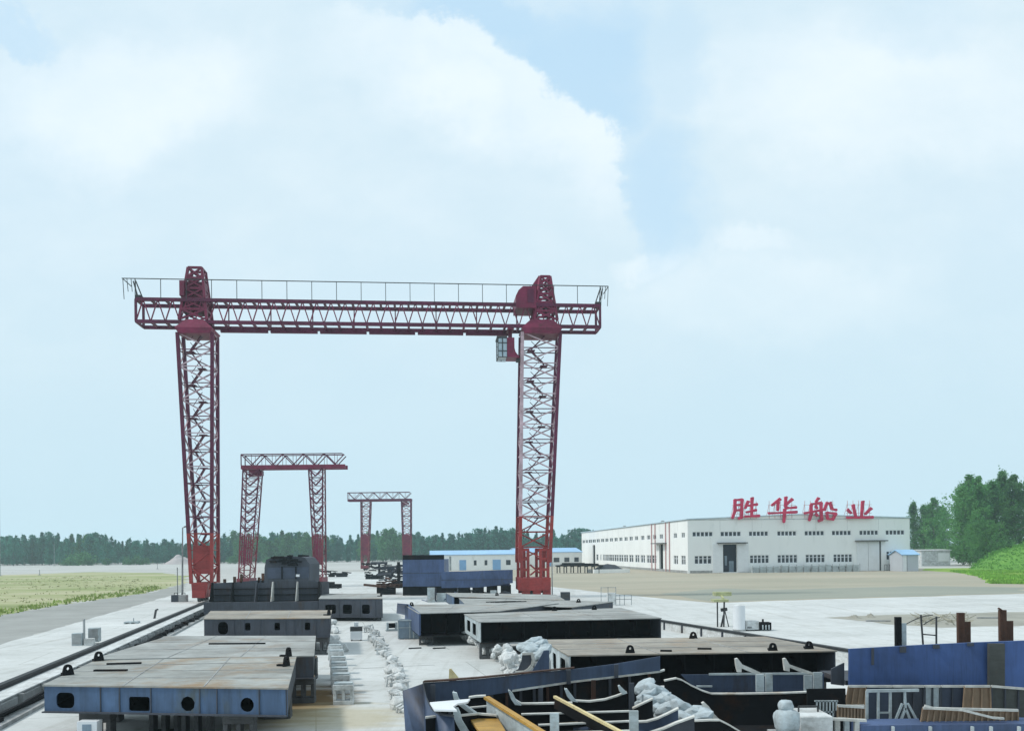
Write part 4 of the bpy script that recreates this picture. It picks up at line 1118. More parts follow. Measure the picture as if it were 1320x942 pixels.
def block(label, quad, zt, zb, deck='deck', front='open', holes=None, side_l=None, side_r=None, lugs=(), fm='dark', slm='end_blue', srm='grey_primer', webs=6, group=None, seams=2, deck_px=None, strakes=(), name='deck_block'):
    q = [G(px, py, zt) for px, py in quad]
    FL, FR, BR, BL = q
    o = thing(name, label, 'ship block', (FL.x, FL.y, 0), 0, group)
    dn = Vector((0, 0, 1))
    # deck plate
    mb = MB(); T = .035
    c = sum(q, Vector()) / 4
    qq = [p + (p - c).normalized() * .04 for p in q]
    lo = [p - dn * T for p in qq]
    mb.add(qq + lo, [(0, 1, 2, 3), (7, 6, 5, 4), (0, 4, 5, 1), (1, 5, 6, 2), (2, 6, 7, 3), (3, 7, 4, 0)])
    dk = mb.build('deck', M[deck], o, world=True)
    # welded seams and small raised plates on the deck
    mb = MB()
    for k in range(1, seams + 1):
        f = k / (seams + 1); mb.bar(FL.lerp(BL, f) + dn * .004, FR.lerp(BR, f) + dn * .004, .035, .012)
    for k in range(1, 3):
        f = k / 3; mb.bar(FL.lerp(FR, f) + dn * .004, BL.lerp(BR, f) + dn * .004, .03, .012)
    mb.build('weld_seam', M['conc_grey'], dk, world=True)
    for (a0, b0, a1, b1) in strakes:
        mb = MB(); f = lambda a, b: (FL.lerp(FR, a)).lerp(BL.lerp(BR, a), b) + dn * .02
        mb.bar(f(a0, b0), f(a1, b1), .10, .05); mb.build('deck_bar', M['dark'], dk, world=True)
    def wall(A, B, hs, m, nm, th=.03, z0=zb):
        d = B - A; L = d.length; d.normalize(); nn = Vector((-d.y, d.x, 0))
        mb = MB()
        mb.plate([(0, z0), (L, z0), (L, zt - T - .002), (0, zt - T - .002)], hs(L) if hs else [], lambda a, b, tt: Vector((A.x, A.y, 0)) + d * a + nn * tt + Vector((0, 0, b)), th)
        w_ = mb.build(nm, M[m], o, world=True)
        return w_, L, d, nn
    if front == 'panel':
        w_, L, d, nn = wall(FL, FR, holes, fm, 'end_plate')
        mb = MB()
        for fr_ in (.24, .32, .45, .65, .72, .89):
            a = L * fr_
            if holes and any(min(q_[0] for q_ in hh) - .03 < a < max(q_[0] for q_ in hh) + .03 for hh in holes(L)): continue
            p = Vector((FL.x, FL.y, 0)) + d * a
            mb.bar(p - nn * .01 + dn * (zb + .02), p - nn * .01 + dn * (zt - T - .01), .025, .02, up=nn)
        mb.bar(Vector((FL.x, FL.y, zb + .015)) - nn * .04, Vector((FR.x, FR.y, zb + .015)) - nn * .04, .12, .03)
        mb.build('stiffener', M['grey_primer'], w_, world=True)
    # sides, bottom, back
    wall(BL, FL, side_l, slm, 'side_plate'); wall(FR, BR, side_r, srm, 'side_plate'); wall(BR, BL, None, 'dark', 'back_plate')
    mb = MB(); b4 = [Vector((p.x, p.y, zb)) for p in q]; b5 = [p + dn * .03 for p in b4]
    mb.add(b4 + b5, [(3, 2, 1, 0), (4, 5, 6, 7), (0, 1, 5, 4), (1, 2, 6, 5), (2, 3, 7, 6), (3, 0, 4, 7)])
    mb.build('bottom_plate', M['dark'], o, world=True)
    # inner web frames
    for k in range(1, webs):
        f = k / webs
        A, B = FL.lerp(FR, f), BL.lerp(BR, f); A = A.lerp(B, .06 if front == 'open' else .2)
        d = B - A; L = d.length; d.normalize(); nn = Vector((-d.y, d.x, 0)); mb = MB()
        h = zt - zb
        hs = [rrect(L * (j + .25) / 4, L * (j + .7) / 4, zb + h * .3, zb + h * .7, h * .12) for j in range(4)]
        mb.plate([(0, zb + .04), (L, zb + .04), (L, zt - T - .01), (0, zt - T - .01)], hs, lambda a, b, tt: Vector((A.x, A.y, 0)) + d * a + nn * tt + Vector((0, 0, b)), .02)
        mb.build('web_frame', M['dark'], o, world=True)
    if front == 'open':     # bulkhead set back inside, with stiffeners
        A, B = FL.lerp(BL, .22), FR.lerp(BR, .22)
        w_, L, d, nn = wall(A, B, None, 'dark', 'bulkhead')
    for (f, g, ang) in lugs:
        p = FL.lerp(FR, f).lerp(BL.lerp(BR, f), g); lug(o, (p.x, p.y, zt), ang, *((.26, .30) if front == 'panel' else (.2, .26)))
    return o, q

def pier(mb, w=.52, d=.45, h=.6, m=0):
    mb.bb(-w / 2, w / 2, -d / 2, d / 2, 0, h * .22, m); mb.bb(-w / 2, w / 2, -d / 2, d / 2, h * .74, h, m)
    for x in (-w * .42, 0, w * .42): mb.bb(x - w * .075, x + w * .075, -d * .45, d * .45, h * .22, h * .74, m)
pier_src = None
def put_pier(x, y, h, rz, label, group, w=.52, tint='conc'):
    mb = MB(); pier(mb, w=w, h=h)
    o = thing('concrete_pier', label, 'concrete pier', (x, y, 0), rz, group)
    b = mb.build('pier_body', M[tint], o, bevel=.012)
    mb = MB(); mb.bb(-w * .46, w * .46, -.2, .2, h + .002, h + .05); mb.build('timber_pad', M['brown' if tint != 'conc' else 'pale'], o)
    return o
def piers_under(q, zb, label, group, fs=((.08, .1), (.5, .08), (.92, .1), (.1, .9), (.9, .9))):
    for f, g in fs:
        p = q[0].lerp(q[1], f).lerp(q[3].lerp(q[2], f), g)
        put_pier(p.x, p.y, zb - .052, 0.1, label, group, w=.7, tint='pier_shade')

def a1_holes(L):
    k = L / 313.0; hz = lambda py: 1.52 - (py - 884) * .0179
    X = lambda px: (px - 57) * k
    return [rrect(X(73), X(97), hz(912), hz(892), .12, 4), rrect(X(169), X(196), hz(914), hz(896), .05, 3), ngon(X(245), hz(904), .17, 9), ngon(X(320), hz(904), .16, 14)]
o, q = block('nearest deck block with bluish end plate and four dark manholes, at the lower left', [(57, 882), (370, 886), (381, 845), (123, 851)], 1.55, .92, deck='deck', front='panel', holes=a1_holes, fm='end_blue',
      lugs=((.015, .35, .9), (.02, .98, .9), (.97, .62, 1.3), (.965, .98, 1.3)), strakes=((.10, .5, .25, .5), (.10, .78, .26, .8)), seams=3)
piers_under(q, .92, 'grey pier under the nearest deck block at the lower left', 'piers under the nearest deck block', ((.2, .12), (.45, .35), (.6, .3), (.80, .12), (.92, .8), (.1, .8)))
mb = MB()
o2 = thing('cable_box', 'small white box with a blue panel under the edge of the nearest deck block', 'box', P(112, 942, 20.0), .05)
mb.bb(-.22, .22, 0, .3, 0, .30); mb.build('casing', M['frame_white'], o2); mb = MB(); mb.bb(-.1, .1, -.01, -.002, .08, .24); mb.build('panel', M['box_blue'], o2); o2.location.z = .48
o, q = block('second deck block on the left, plain grey deck in line behind the nearest', [(120, 849), (404, 844.5), (406, 819), (218, 819)], 1.48, .8, deck='deck_grey', front='panel', fm='grey_primer', seams=2, strakes=((.40, .55, .72, .55),))
piers_under(q, .8, 'grey pier under the second deck block on the left', 'piers under the second left deck block', ((.95, .1), (.95, .9), (.1, .9), (.5, .5)))
def a3_holes(L):
    k = L / 162.0; X = lambda px: (px - 263) * k
    return [rrect(X(281), X(294), .95, 1.5, .18, 4), rrect(X(316), X(323), 1.12, 1.45, .04, 2), rrect(X(354), X(361), 1.12, 1.45, .04, 2), rrect(X(393), X(400), 1.12, 1.45, .04, 2)]
o, q = block('third deck block on the left, narrow tan deck, dark end with small square openings', [(263, 797), (425, 796), (427, 786), (272, 787)], 1.65, .8, deck='deck_tan', front='panel', holes=a3_holes, fm='grey_primer', seams=1, lugs=((.99, .3, 1.3),))
piers_under(q, .8, 'grey pier under the third deck block on the left', 'piers under the third left deck block', ((.1, .1), (.5, .1), (.93, .1)))

# dark ring section with upright ribs
def ring_section():
    zb, zt = .75, 2.55
    L0, R0 = G(268, 783, zb), G(411, 783, zb); Y = L0.y
    o = thing('ring_section', 'dark ribbed hull section standing open, crosswise behind the third left deck block', 'ship block', (L0.x, L0.y, 0), 0)
    X = lambda px: P(px, 770, Y).x; Z = lambda py: P(340, py, Y).z
    mb = MB(); prof = [(X(268), Z(783)), (X(411), Z(783)), (X(410), Z(753)), (X(402), Z(749)), (X(330), Z(748)), (X(300), Z(750)), (X(270), Z(751))]
    mb.plate(prof, [], lambda a, b, tt: Vector((a, Y + .9 + tt, b)), .04); mb.build('bulkhead', M['grey_primer'], o, world=True)
    mb = MB()
    for py in (759, 767, 775): mb.bar((X(270), Y + .8, Z(py)), (X(410), Y + .8, Z(py)), .18, .05)
    mb.build('stringer', M['dark'], o, world=True)
    for px, m in ((270, 'dark'), (297, 'dark'), (328, 'grey_primer'), (349, 'edge'), (381, 'edge'), (409, 'dark')):
        mb = MB(); mb.add([(X(px) - .03, Y, Z(775)), (X(px) - .03, Y + .8, Z(775)), (X(px) - .03, Y + .8, Z(750)), (X(px) - .03, Y + .5, Z(750)),
                           (X(px) + .03, Y, Z(775)), (X(px) + .03, Y + .8, Z(775)), (X(px) + .03, Y + .8, Z(750)), (X(px) + .03, Y + .5, Z(750))],
                          [(0, 1, 2, 3), (7, 6, 5, 4), (0, 4, 5, 1), (1, 5, 6, 2), (2, 6, 7, 3), (3, 7, 4, 0)])
        mb.build('rib', M[m], o, world=True)
    mb = MB(); mb.bb(X(263), X(411), Y - .1, Y + 2.2, Z(783) - .4, Z(775.5)); mb.build('sill', M['grey_primer'], o, world=True)  # lowered into a dark skirt that stands in for shade under the section
    mb = MB()
    for px, h in ((284, 746), (297, 743), (306, 740), (329, 744), (334, 739)):
        mb.bb(X(px) - .08, X(px) + .08, Y + .9, Y + 1.1, Z(751), Z(h))
    mb.build('stub_post', M['rust'], o, world=True)
    mb = MB()
    mb.bb(X(268), X(411), Y + 3.5, Y + 3.56, Z(783), Z(752)); mb.bb(X(268), X(269.5), Y + .95, Y + 3.5, Z(783), Z(752)); mb.bb(X(409.5), X(411), Y + .95, Y + 3.5, Z(783), Z(752))
    mb.build('shell_plate', M['grey_primer'], o, world=True)
    for px in (285, 340, 395):
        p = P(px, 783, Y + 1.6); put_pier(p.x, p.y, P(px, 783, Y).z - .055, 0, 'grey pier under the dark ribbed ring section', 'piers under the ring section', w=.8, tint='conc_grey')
    # stacked dark section on far side
    Y2 = 76; X2 = lambda px: P(px, 730, Y2).x; Z2 = lambda py: P(370, py, Y2).z
    o = thing('hull_section', 'dark slate hull section with a ragged top, behind the ribbed ring section', 'ship block', (X2(340), Y2, 0), 0)
    mb = MB(); prof = [(X2(340), .9), (X2(398), .9), (X2(399), Z2(727)), (X2(393), Z2(719)), (X2(386), Z2(717)), (X2(352), Z2(717)), (X2(343), Z2(721)), (X2(341), Z2(731))]
    mb.plate(prof, [], lambda a, b, tt: Vector((a, Y2 + tt, b)), 4.0); mb.build('shell_plate', M['grey_primer'], o, world=True)
    mb = MB(); mb.bb(X2(345), X2(398), Y2 - .06, Y2 - .002, Z2(745), Z2(731)); mb.build('face_plate', mat('slate_primer', (.05, .065, .10), .6, .2, .8), o, world=True)
    for px in (363, 381):
        mb = MB(); mb.bb(X2(px), X2(px) + .1, Y2 - .16, Y2 - .062, Z2(746), Z2(730))
        mb.build('rib', M['dark'], o, world=True)
    mb = MB()
    for i in range(26):
        px = rnd.uniform(343, 395); py = rnd.uniform(717, 729); x, z = X2(px), Z2(py); mb.bb(x, x + rnd.uniform(.2, .9), Y2 - rnd.uniform(.1, .35), Y2 + .2, z, z + rnd.uniform(.06, .22))
    mb.build('scaffold_board', M['dark'], o, world=True)
    mb = MB(); mb.bb(X2(383), X2(387), Y2 - .45, Y2 - .17, Z2(743), Z2(740)); mb.build('lamp_box', M['frame_white'], o, world=True)
    mb = MB()
    for px in (345, 368, 392): mb.bb(X2(px) - .3, X2(px) + .3, Y2 + 1.2, Y2 + 2.2, 0, .9)
    mb.build('support', M['conc_grey'], o, world=True)
ring_section()
o, q = block('low flat deck block with a dark open end, just right of the dark ribbed section', [(411, 771), (493, 771), (491, 764.5), (416, 764.5)], 1.5, .25, deck='deck_grey', front='panel', fm='grey_primer', seams=1,
      holes=lambda L: [rrect(L * .1, L * .27, .5, 1.1, .1, 3), rrect(L * .38, L * .52, .5, 1.1, .1, 3), rrect(L * .68, L * .8, .5, 1.1, .1, 3)], lugs=((.99, .4, 1.4),))
piers_under(q, .25, 'low pier under the flat block right of the dark ribbed section', 'piers under the low flat block', ((.1, .1), (.9, .1)))

# right-hand rows
o, q = block('large deck block right of centre with pale left end and long dark front', [(619, 801), (852, 796), (800, 783), (599, 791)], 1.6, .72, deck='deck_grey', front='open',
      side_l=lambda L: [rrect(L * .15, L * .38, .9, 1.4, .05, 2), rrect(L * .52, L * .74, .9, 1.4, .05, 2)], lugs=((.55, .95, .2), (.8, .9, .2)), seams=2, webs=8, slm='pale')
piers_under(q, .72, 'pier in the shade under the large block right of the centre', 'piers under the large block right of centre', ((.05, .12), (.35, .12), (.65, .12), (.95, .12)))
o, q = block('deck block tucked behind the large centre block, its blue left corner plate bent outwards', [(540, 790), (640, 787.5), (720, 777), (522, 779)], 1.6, .5, deck='deck_grey', front='open', slm='hull_blue', lugs=((.03, .8, .5),), seams=1)
piers_under(q, .5, 'pier under the block tucked behind the large centre block', 'piers under the tucked block', ((.1, .12), (.8, .12)))
mb = MB(); A = [G(512, 778, 1.75), G(526, 779, 1.7), G(541, 790, 1.6)]; B = [G(511, 790, .7), G(526, 793, .6), G(541, 790, 1.6) - Vector((0, 0, 1.05))]
mb.strip(A, B, .04); mb.build('bent_plate', M['hull_blue'], o, world=True)
o, q = block('thin grey deck block with a greenish hatch, behind the large centre block', [(600, 777.5), (738, 782), (790, 775), (592, 770.5)], 1.55, .9, deck='deck_grey', front='open', seams=2, lugs=((.85, .7, .3),), strakes=((.2, .3, .42, .6), (.24, .3, .46, .6), (.28, .3, .5, .6)))
piers_under(q, .9, 'pier under the thin deck block with the greenish hatch', 'piers under the thin deck block', ((.1, .12), (.9, .12)))
o, q = block('farthest flat deck block of the right-hand rows, at the foot of the right crane leg', [(585, 768.5), (728, 773), (716, 766), (575, 763.5)], 1.5, .8, deck='deck_grey', front='open', seams=1, lugs=((.45, .5, .3),))
piers_under(q, .8, 'pier under the farthest flat block of the right-hand rows', 'piers under the farthest flat block', ((.1, .12), (.9, .12)))
o, q = block('long tan deck block in front on the right, pale left end with arched openings', [(734, 844), (1077, 838), (985, 820), (700, 824)], 1.7, .84, deck='deck_tan', front='open', slm='pale', webs=9,
      side_l=lambda L: [rrect(L * .14, L * .26, 1.05, 1.5, .1, 4), rrect(L * .40, L * .53, 1.0, 1.5, .1, 4), rrect(L * .68, L * .86, .95, 1.5, .1, 4)],
      lugs=((.235, .06, .1), (.66, .92, .1), (.775, .05, .1), (.935, .12, .1)), seams=2, strakes=((.36, .12, .40, .10), (.52, .2, .57, .18)))
piers_under(q, .84, 'pier in the shade under the long tan deck block on the right', 'piers under the long tan block', ((.05, .15), (.3, .15), (.6, .15), (.95, .15)))

# blue hull sections at the foot of the right crane leg
def hull_box(label, pxs, pys, Y, depth, top_extra, m, zlow, curved=False):
    X = lambda px: P(px, 740, Y).x; Z = lambda py: P((pxs[0] + pxs[1]) / 2, py, Y).z
    o = thing('hull_section', label, 'ship block', (X(pxs[0]), Y, 0), 0)
    z0, z1 = Z(pys[1]), Z(pys[0]); mb = MB()
    if curved:
        n = 14; A, B = [], []
        for k in range(n + 1):
            f = k / n; x = X(pxs[0]) + (X(pxs[1]) - X(pxs[0])) * f
            A.append((x, Y + .5 * f * f, z1 + .15 * f)); B.append((x, Y + .8 * math.sin(f * 2.2) * .4, z0 + .9 * max(0, f - .55)))
        mb.strip(A, B, .05, smooth=False)
        mb.bb(X(pxs[0]) + .1, X(pxs[1]) - .3, Y + 1.2, Y + depth, z0 + .1, z1 - .05)
    else:
        mb.bb(X(pxs[0]), X(pxs[1]), Y, Y + depth, z0, z1)
    mb.build('shell_plate', M[m], o, world=True)
    mb = MB(); mb.bar((X(pxs[0]), Y - .03, (z0 + z1) / 2), (X(pxs[1]), Y - .03, (z0 + z1) / 2), .03, .04); mb.build('weld_seam', M['grey_primer'], o, world=True)
    if top_extra:
        for k in range(9):
            mb = MB(); x = X(pxs[0] + 3) + (X(pxs[1] - 3) - X(pxs[0] + 3)) * k / 8
            mb.bb(x - .25, x + .22, Y + .3, Y + .6, z1, Z(top_extra)); mb.build('frame_stub', M['dark'], o, world=True)
    mb = MB()
    for k in range(5):
        x = X(pxs[0]) + (X(pxs[1]) - X(pxs[0])) * (k + .5) / 5; mb.bb(x - .5, x + .5, Y + .6, Y + depth - .5, 0, z0 + (.1 if curved else 0) - .002)
    mb.build('support', M['dark'], o, world=True)
    return o
hull_box('tall slate-blue hull section with dark frames on top, left of the long white shed', (519, 572.5), (721, 755.5), 92, 7, 715, 'hull_blue', .7)
hull_box('low curved slate-blue hull section in front of the long white shed', (569, 661), (736.5, 757), 86.5, 5, None, 'hull_blue', 1.0, curved=True)
# upright plates beside them
o = thing('bracket_stack', 'pale upright brackets and plates heaped before the blue hull sections', 'steel parts', G(570, 775), 0)
Y = o.location.y - 1.5
for px0, px1, py0, py1, m in ((551, 560, 757, 779, 'pale'), (558, 562, 757, 774, 'grey_primer'), (563, 577, 764, 776, 'pale')):
    mb = MB(); a, b = P(px0, py1, Y), P(px1, py0, Y); mb.bb(a.x, b.x, Y, Y + .3, max(0, a.z), b.z); mb.build('plate', M[m], o, world=True); Y += .4
mb = MB()
for i in range(9):
    a = P(rnd.uniform(560, 580), rnd.uniform(772, 778), Y + rnd.uniform(-.5, .5)); mb.bar(a, a + Vector((rnd.uniform(-1.5, 1.5), rnd.uniform(-.8, .8), rnd.uniform(.1, .8))), .12, .05)
mb.build('offcut', M['hull_blue'], o, world=True)
o = thing('pallet_load', 'small heap of curved bars and a pale crate under the low blue hull section', 'steel parts', G(646, 771), 0)
Y = o.location.y - 3; mb = MB(); a, b = P(632, 768, Y), P(640, 761, Y); mb.bb(a.x, b.x, Y, Y + .8, a.z - .5, b.z); mb.build('crate', M['pale'], o, world=True)
mb = MB()
for k in range(4):
    pts = [P(640 + 5.5 * i, 768 - 6 * math.sin(math.pi * i / 4) + k, Y + k * .3) for i in range(5)]; mb.path(pts, .12, .12)
mb.build('curved_bar', M['grey_primer'], o, world=True)

# scrap steel along the far left side of the right-hand rows
def scrap(label, px0, px1, py0, py1, Y, n, m, seed, post=True):
    rr = random.Random(seed); a = P((px0 + px1) / 2, py1, Y); o = thing('scrap_heap', label, 'scrap heap', (a.x, Y, 0), 0)
    mb = MB()
    for i in range(n):
        p = P(rr.uniform(px0, px1), rr.uniform(py0 + (py1 - py0) * .35 * rr.random(), py1), Y + rr.uniform(0, 5)); p.z = max(.06, p.z)
        d = Vector((rr.uniform(-1, 1), rr.uniform(-.4, .4), rr.uniform(-.12, .12))); L = rr.uniform(.6, 2.6)
        mb.bar(p, p + d * L, rr.uniform(.1, .45), rr.uniform(.06, .25))
    mb.build('bars', M[m], o, world=True)
    mb = MB()
    for i in range(n // 3):
        p = P(rr.uniform(px0, px1), py1, Y + rr.uniform(0, 4)); p.z = 0
        mb.bb(p.x - .4, p.x + .4, p.y - .4, p.y + .4, 0, rr.uniform(.3, .9))
    mb.build('blocks', M['dark'], o, world=True)
    if post:
        mb = MB(); p = P(px1 - 3, py1, Y); mb.bar((p.x, Y, 0), (p.x, Y, P(px1, py0, Y).z), .35); mb.build('post', M['dark'], o, world=True)
scrap('far heap of dark scrap steel left of the tall blue hull section', 474, 492, 724, 742, 150, 34, 'dark', 1)
scrap('near heap of dark scrap and plates against the tall blue hull section', 496, 517, 724, 748, 112, 60, 'grey_primer', 2)
scrap('low line of rusty scrap below the tall blue hull section', 488, 512, 745, 757, 95, 26, 'rust', 3, False)
scrap('flat scatter of dark bars right of the second crane leg', 420, 447, 735, 741, 165, 24, 'dark', 4, False)
scrap('low dark plates beside the path near the second crane leg', 424, 436, 752, 757, 112, 10, 'dark', 5, False)

# ------------------------------------------------------------------ crane rails
def rail(label, a, b, wall_h, cap_m, name='crane_rail', extra=False):
    d = (b - a); L = d.length; rz = math.atan2(d.y, d.x)
    o = thing(name, label, 'crane rail', (a.x, a.y, 0), rz)
    mb = MB(); mb.bb(0, L, -.55, .45, 0, wall_h - .04); bo = mb.build('concrete_beam', M['conc_grey'], o)  # greyer than the top: the shaded side is put into the colour
    mb = MB(); mb.bb(0, L, -.57, .47, wall_h - .038, wall_h); mb.build('lit_top_skin', M['conc'], bo)  # thin pale skin that paints the lit top of the beam
    mb = MB(); mb.bb(0, L, .08, .40, wall_h + .002, wall_h + .03); mb.bb(0, L, .14, .34, wall_h + .03, wall_h + .15); mb.build('rail_bar', M[cap_m], o)
    if extra:
        mb = MB()
        for k in range(int(L / 2.2)):
            x = k * 2.2; mb.bb(x, x + .12, -.72, -.56, 0, wall_h - .04); mb.bb(x + .3, x + 2.0, -.62, -.552, .12, .32)
        mb.bb(0, L, -1.35, -.75, 0, .12)
        mb.build('cable_trench', M['conc_grey'], o)
        mb = MB(); rr = random.Random(3)
        for z in (.18, .24, .3): mb.path([(x, -1.0 + .08 * math.sin(x * .7 + z * 20), z - .03) for x in [i * 1.5 for i in range(int(L / 1.5))]], .07, .07)
        for i in range(60):
            x = rr.uniform(0, L * .4); mb.bb(x, x + rr.uniform(.1, .4), -1.3 + rr.uniform(0, .3), -.9, .12, .12 + rr.uniform(.08, .25))
        mb.build('cable_run', M['dark'], o)
    return o
a, b = G(0, 897, .3), G(263, 781, .3); d = (b - a).normalized()
rail('dark crane rail on a pale concrete beam along the left side of the yard', a - d * 9, b + d * 95, .42, 'rail_dark', extra=True)
a, b = G(995, 822, .5), G(853, 799.5, .5); d = (b - a).normalized()
o = thing('crane_rail', 'right-hand crane rail on a low panelled wall between the deck blocks', 'crane rail', (a.x, a.y, 0), math.atan2(d.y, d.x)); L = (b - a).length
mb = MB(); mb.bb(-8, L + 75, -.2, .0, 0, .42); mb.build('panel_wall', M['conc'], o)
mb = MB(); mb.bb(-8, L + 75, -.22, .04, .425, .53); mb.build('rail_bar', M['rail_dark'], o)
mb = MB()
for k in range(-3, 36): mb.bb(k * 2.1, k * 2.1 + .09, .0, .07, 0, .42); 
mb.build('wall_post', M['grey_primer'], o)

# ------------------------------------------------------------------ concrete piers, chunks, sacks
names = ['nearest concrete pier in the middle column, with two dark openings']
pts = [(443, 907), (440, 893), (438, 884), (437, 876), (436, 868), (434, 858), (432, 850)]
for i, (px, py) in enumerate(pts):
    g = G(px, py)
    put_pier(g.x, g.y, .6, .12, 'nearest concrete pier of the column between the deck blocks, with dark openings' if i == 0 else
             ('farthest pale pier of the column between the deck blocks' if i == 6 else 'pale concrete pier within the column between the two rows of deck blocks'),
             'concrete piers in the middle column', w=.56 + .03 * (i == 0))
def chunk_mesh(seed):
    rr = random.Random(seed); bm = bmesh.new(); bmesh.ops.create_icosphere(bm, subdivisions=1, radius=.5)
    ax = Vector((rr.uniform(.8, 1.2), rr.uniform(.6, 1), rr.uniform(.5, .9)))
    for v in bm.verts:
        v.co = Vector([c * a for c, a in zip(v.co, ax)]); m = max(abs(c) for c in v.co)
        v.co *= (.42 / m) ** .45; v.co *= rr.uniform(.85, 1.15)
    me = bpy.data.meshes.new('concrete_chunk'); bm.to_mesh(me); bm.free(); me.materials.append(M['conc']); return me
chunks = [chunk_mesh(i) for i in range(6)]
def cage_mesh(seed):
    """broken concrete frame: slab with legs"""
    rr = random.Random(seed); mb = MB()
    s = .42
    M3 = Matrix.Rotation(rr.uniform(-.25, .25), 3, 'X') @ Matrix.Rotation(rr.uniform(-.2, .2), 3, 'Y')
    for xx in (-.6, 0, .6):
        if rr.random() < .8: mb.box(M3 @ Vector((xx * s, 0, .36)), (s * rr.uniform(.2, .45), s * 1.2, .08), 0, mat=M3)
    for yy in (-.45, .45): mb.box(M3 @ Vector((0, yy * s, .33)), (s * 1.4, .07, .07), 0, mat=M3)
    for x in (-1, 1):
        for y in (-1, 1): mb.bar((x * s * .62, y * s * .45, 0), (x * s * .55, y * s * .42, .33), .09)
    mb.bar((-s * .6, 0, .02), (s * .6, rr.uniform(-.2, .2), .08), .1)
    o = mb.build('concrete_frame', M['conc']); me = o.data; bpy.data.objects.remove(o); return me
cages = [cage_mesh(i) for i in range(4)]
def put_mesh(name, me, loc, rz, s, label, cat, group, tilt=0):
    o = bpy.data.objects.new(name, me); COL.objects.link(o); o.location = loc; o.rotation_euler = (tilt * rnd.uniform(-1, 1), tilt * rnd.uniform(-1, 1), rz); o.scale = (s, s, s)
    return tag(o, label, cat, group)
# broken frames running down the middle of the yard
line = [(470, 812), (484, 826), (492, 838), (500, 852), (507, 868), (513, 885), (517, 905), (519, 928)]
for (x0, y0), (x1, y1) in zip(line, line[1:]):
    n = 5
    for k in range(n):
        f = k / n; px = x0 + (x1 - x0) * f + rnd.uniform(-7, 7); py = y0 + (y1 - y0) * f
        g = G(px, py)
        if rnd.random() < .62: put_mesh('broken_trestle', cages[rnd.randrange(4)], (g.x, g.y, 0.012), rnd.uniform(0, 6.28), rnd.uniform(.5, .85), 'broken pale concrete trestle in the ragged row along the open paving', 'concrete trestle', 'broken concrete trestles in the middle row', .12)
        else: put_mesh('concrete_chunk', chunks[rnd.randrange(6)], (g.x, g.y, .17), rnd.uniform(0, 6.28), rnd.uniform(.3, .6), 'pale concrete lump lying in the ragged row along the open paving', 'concrete chunk', 'concrete lumps in the middle row', .5)
# bank of rubble before the large centre block
line = [(604, 826), (622, 836), (640, 847), (655, 860), (662, 872)]
for (x0, y0), (x1, y1) in zip(line, line[1:]):
    for k in range(40):
        f = rnd.random(); px = x0 + (x1 - x0) * f; py = y0 + (y1 - y0) * f; hgt = rnd.random() ** 1.6
        g = G(px + rnd.uniform(-10, 14), py + rnd.uniform(-3, 3)); 
        put_mesh('concrete_chunk', chunks[rnd.randrange(6)], (g.x, g.y, .12 + .55 * hgt), rnd.uniform(0, 6.28), rnd.uniform(.22, .55), 'white rubble lump in the bank below the pale end of the large centre block', 'concrete chunk', 'white rubble bank', .6)
for px, py, n in ((428, 826, 5), (430, 834, 6), (426, 815, 4), (432, 842, 4), (424, 806, 3)):
    for k in range(n):
        g = G(px + rnd.uniform(-8, 8), py + rnd.uniform(-2, 2)); put_mesh('concrete_chunk', chunks[rnd.randrange(6)], (g.x, g.y, .15), rnd.uniform(0, 6.28), rnd.uniform(.35, .8), 'white lump in the loose pile at the far end of the pier column', 'concrete chunk', 'white lumps beyond the pier column', .4)

def sack_mesh(seed):
    rr = random.Random(seed); bm = bmesh.new(); bmesh.ops.create_icosphere(bm, subdivisions=2, radius=1)
    for v in bm.verts:
        p = v.co.copy(); m = max(abs(p.x), abs(p.y), abs(p.z)); p = p * (1 / m) ** .6
        p.x *= .27; p.y *= .2; p.z *= .15 if p.z > 0 else .12; p.z -= .25 * p.x * (1 if seed % 2 else -1)
        nz = noise.noise(v.co * 2.3 + Vector((seed * 3.1, 0, 0))); p *= 1 + .26 * nz; p.z += .05 * noise.noise(v.co * 5 + Vector((0, seed, 0)))
        v.co = p
    for f in bm.faces: f.smooth = rr.random() < .35
    me = bpy.data.meshes.new('white_sack'); bm.to_mesh(me); bm.free(); me.materials.append(M['sack']); return me
sacks = [sack_mesh(i) for i in range(5)]
def sack(px, py, Y, s, label, group, rz=None):
    p = P(px, py, Y); return put_mesh('white_sack', sacks[rnd.randrange(5)], p, rnd.uniform(-.5, .5) if rz is None else rz, s, label, 'sack', group, .25)

# grey blue sheet-metal tank box and other yard bits
g0, g1 = G(513, 824), G(553, 824); L = (g1 - g0).length
o = thing('steel_bin', 'grey-blue sheet steel bin standing alone on the open paving', 'bin', g0, 0)
hh = P(530, 799, g0.y).z; mb = MB()
for (x0, x1, y0, y1) in ((0, L, 0, .05), (0, L, .85, .9), (0, .05, .05, .85), (L - .05, L, .05, .85)): mb.bb(x0, x1, y0, y1, .05, hh)
mb.bb(.05, L - .05, .05, .85, .05, .1); mb.build('bin_shell', M['box_blue'], o)
mb = MB(); 
for x in (0.02, L * .38, L * .5, L - .02): mb.bar((x, -.015, .06), (x, -.015, hh - .1), .05, .03)
mb.bar((0, -.03, hh), (L, -.03, hh), .07, .06); mb.bar((0, -.03, hh * .62), (L, -.03, hh * .62), .03, .03); mb.build('bin_rim', M['pale'], o)
mb = MB(); mb.bb(.1, .3, .1, .8, 0, .05); mb.bb(L - .3, L - .1, .1, .8, 0, .05); mb.build('bin_foot', M['thin_dark'], o)
g = G(459, 826); o = thing('welding_set', 'white boxy welding set with a dark top between the piers and the steel bin', 'machine', g, .1)
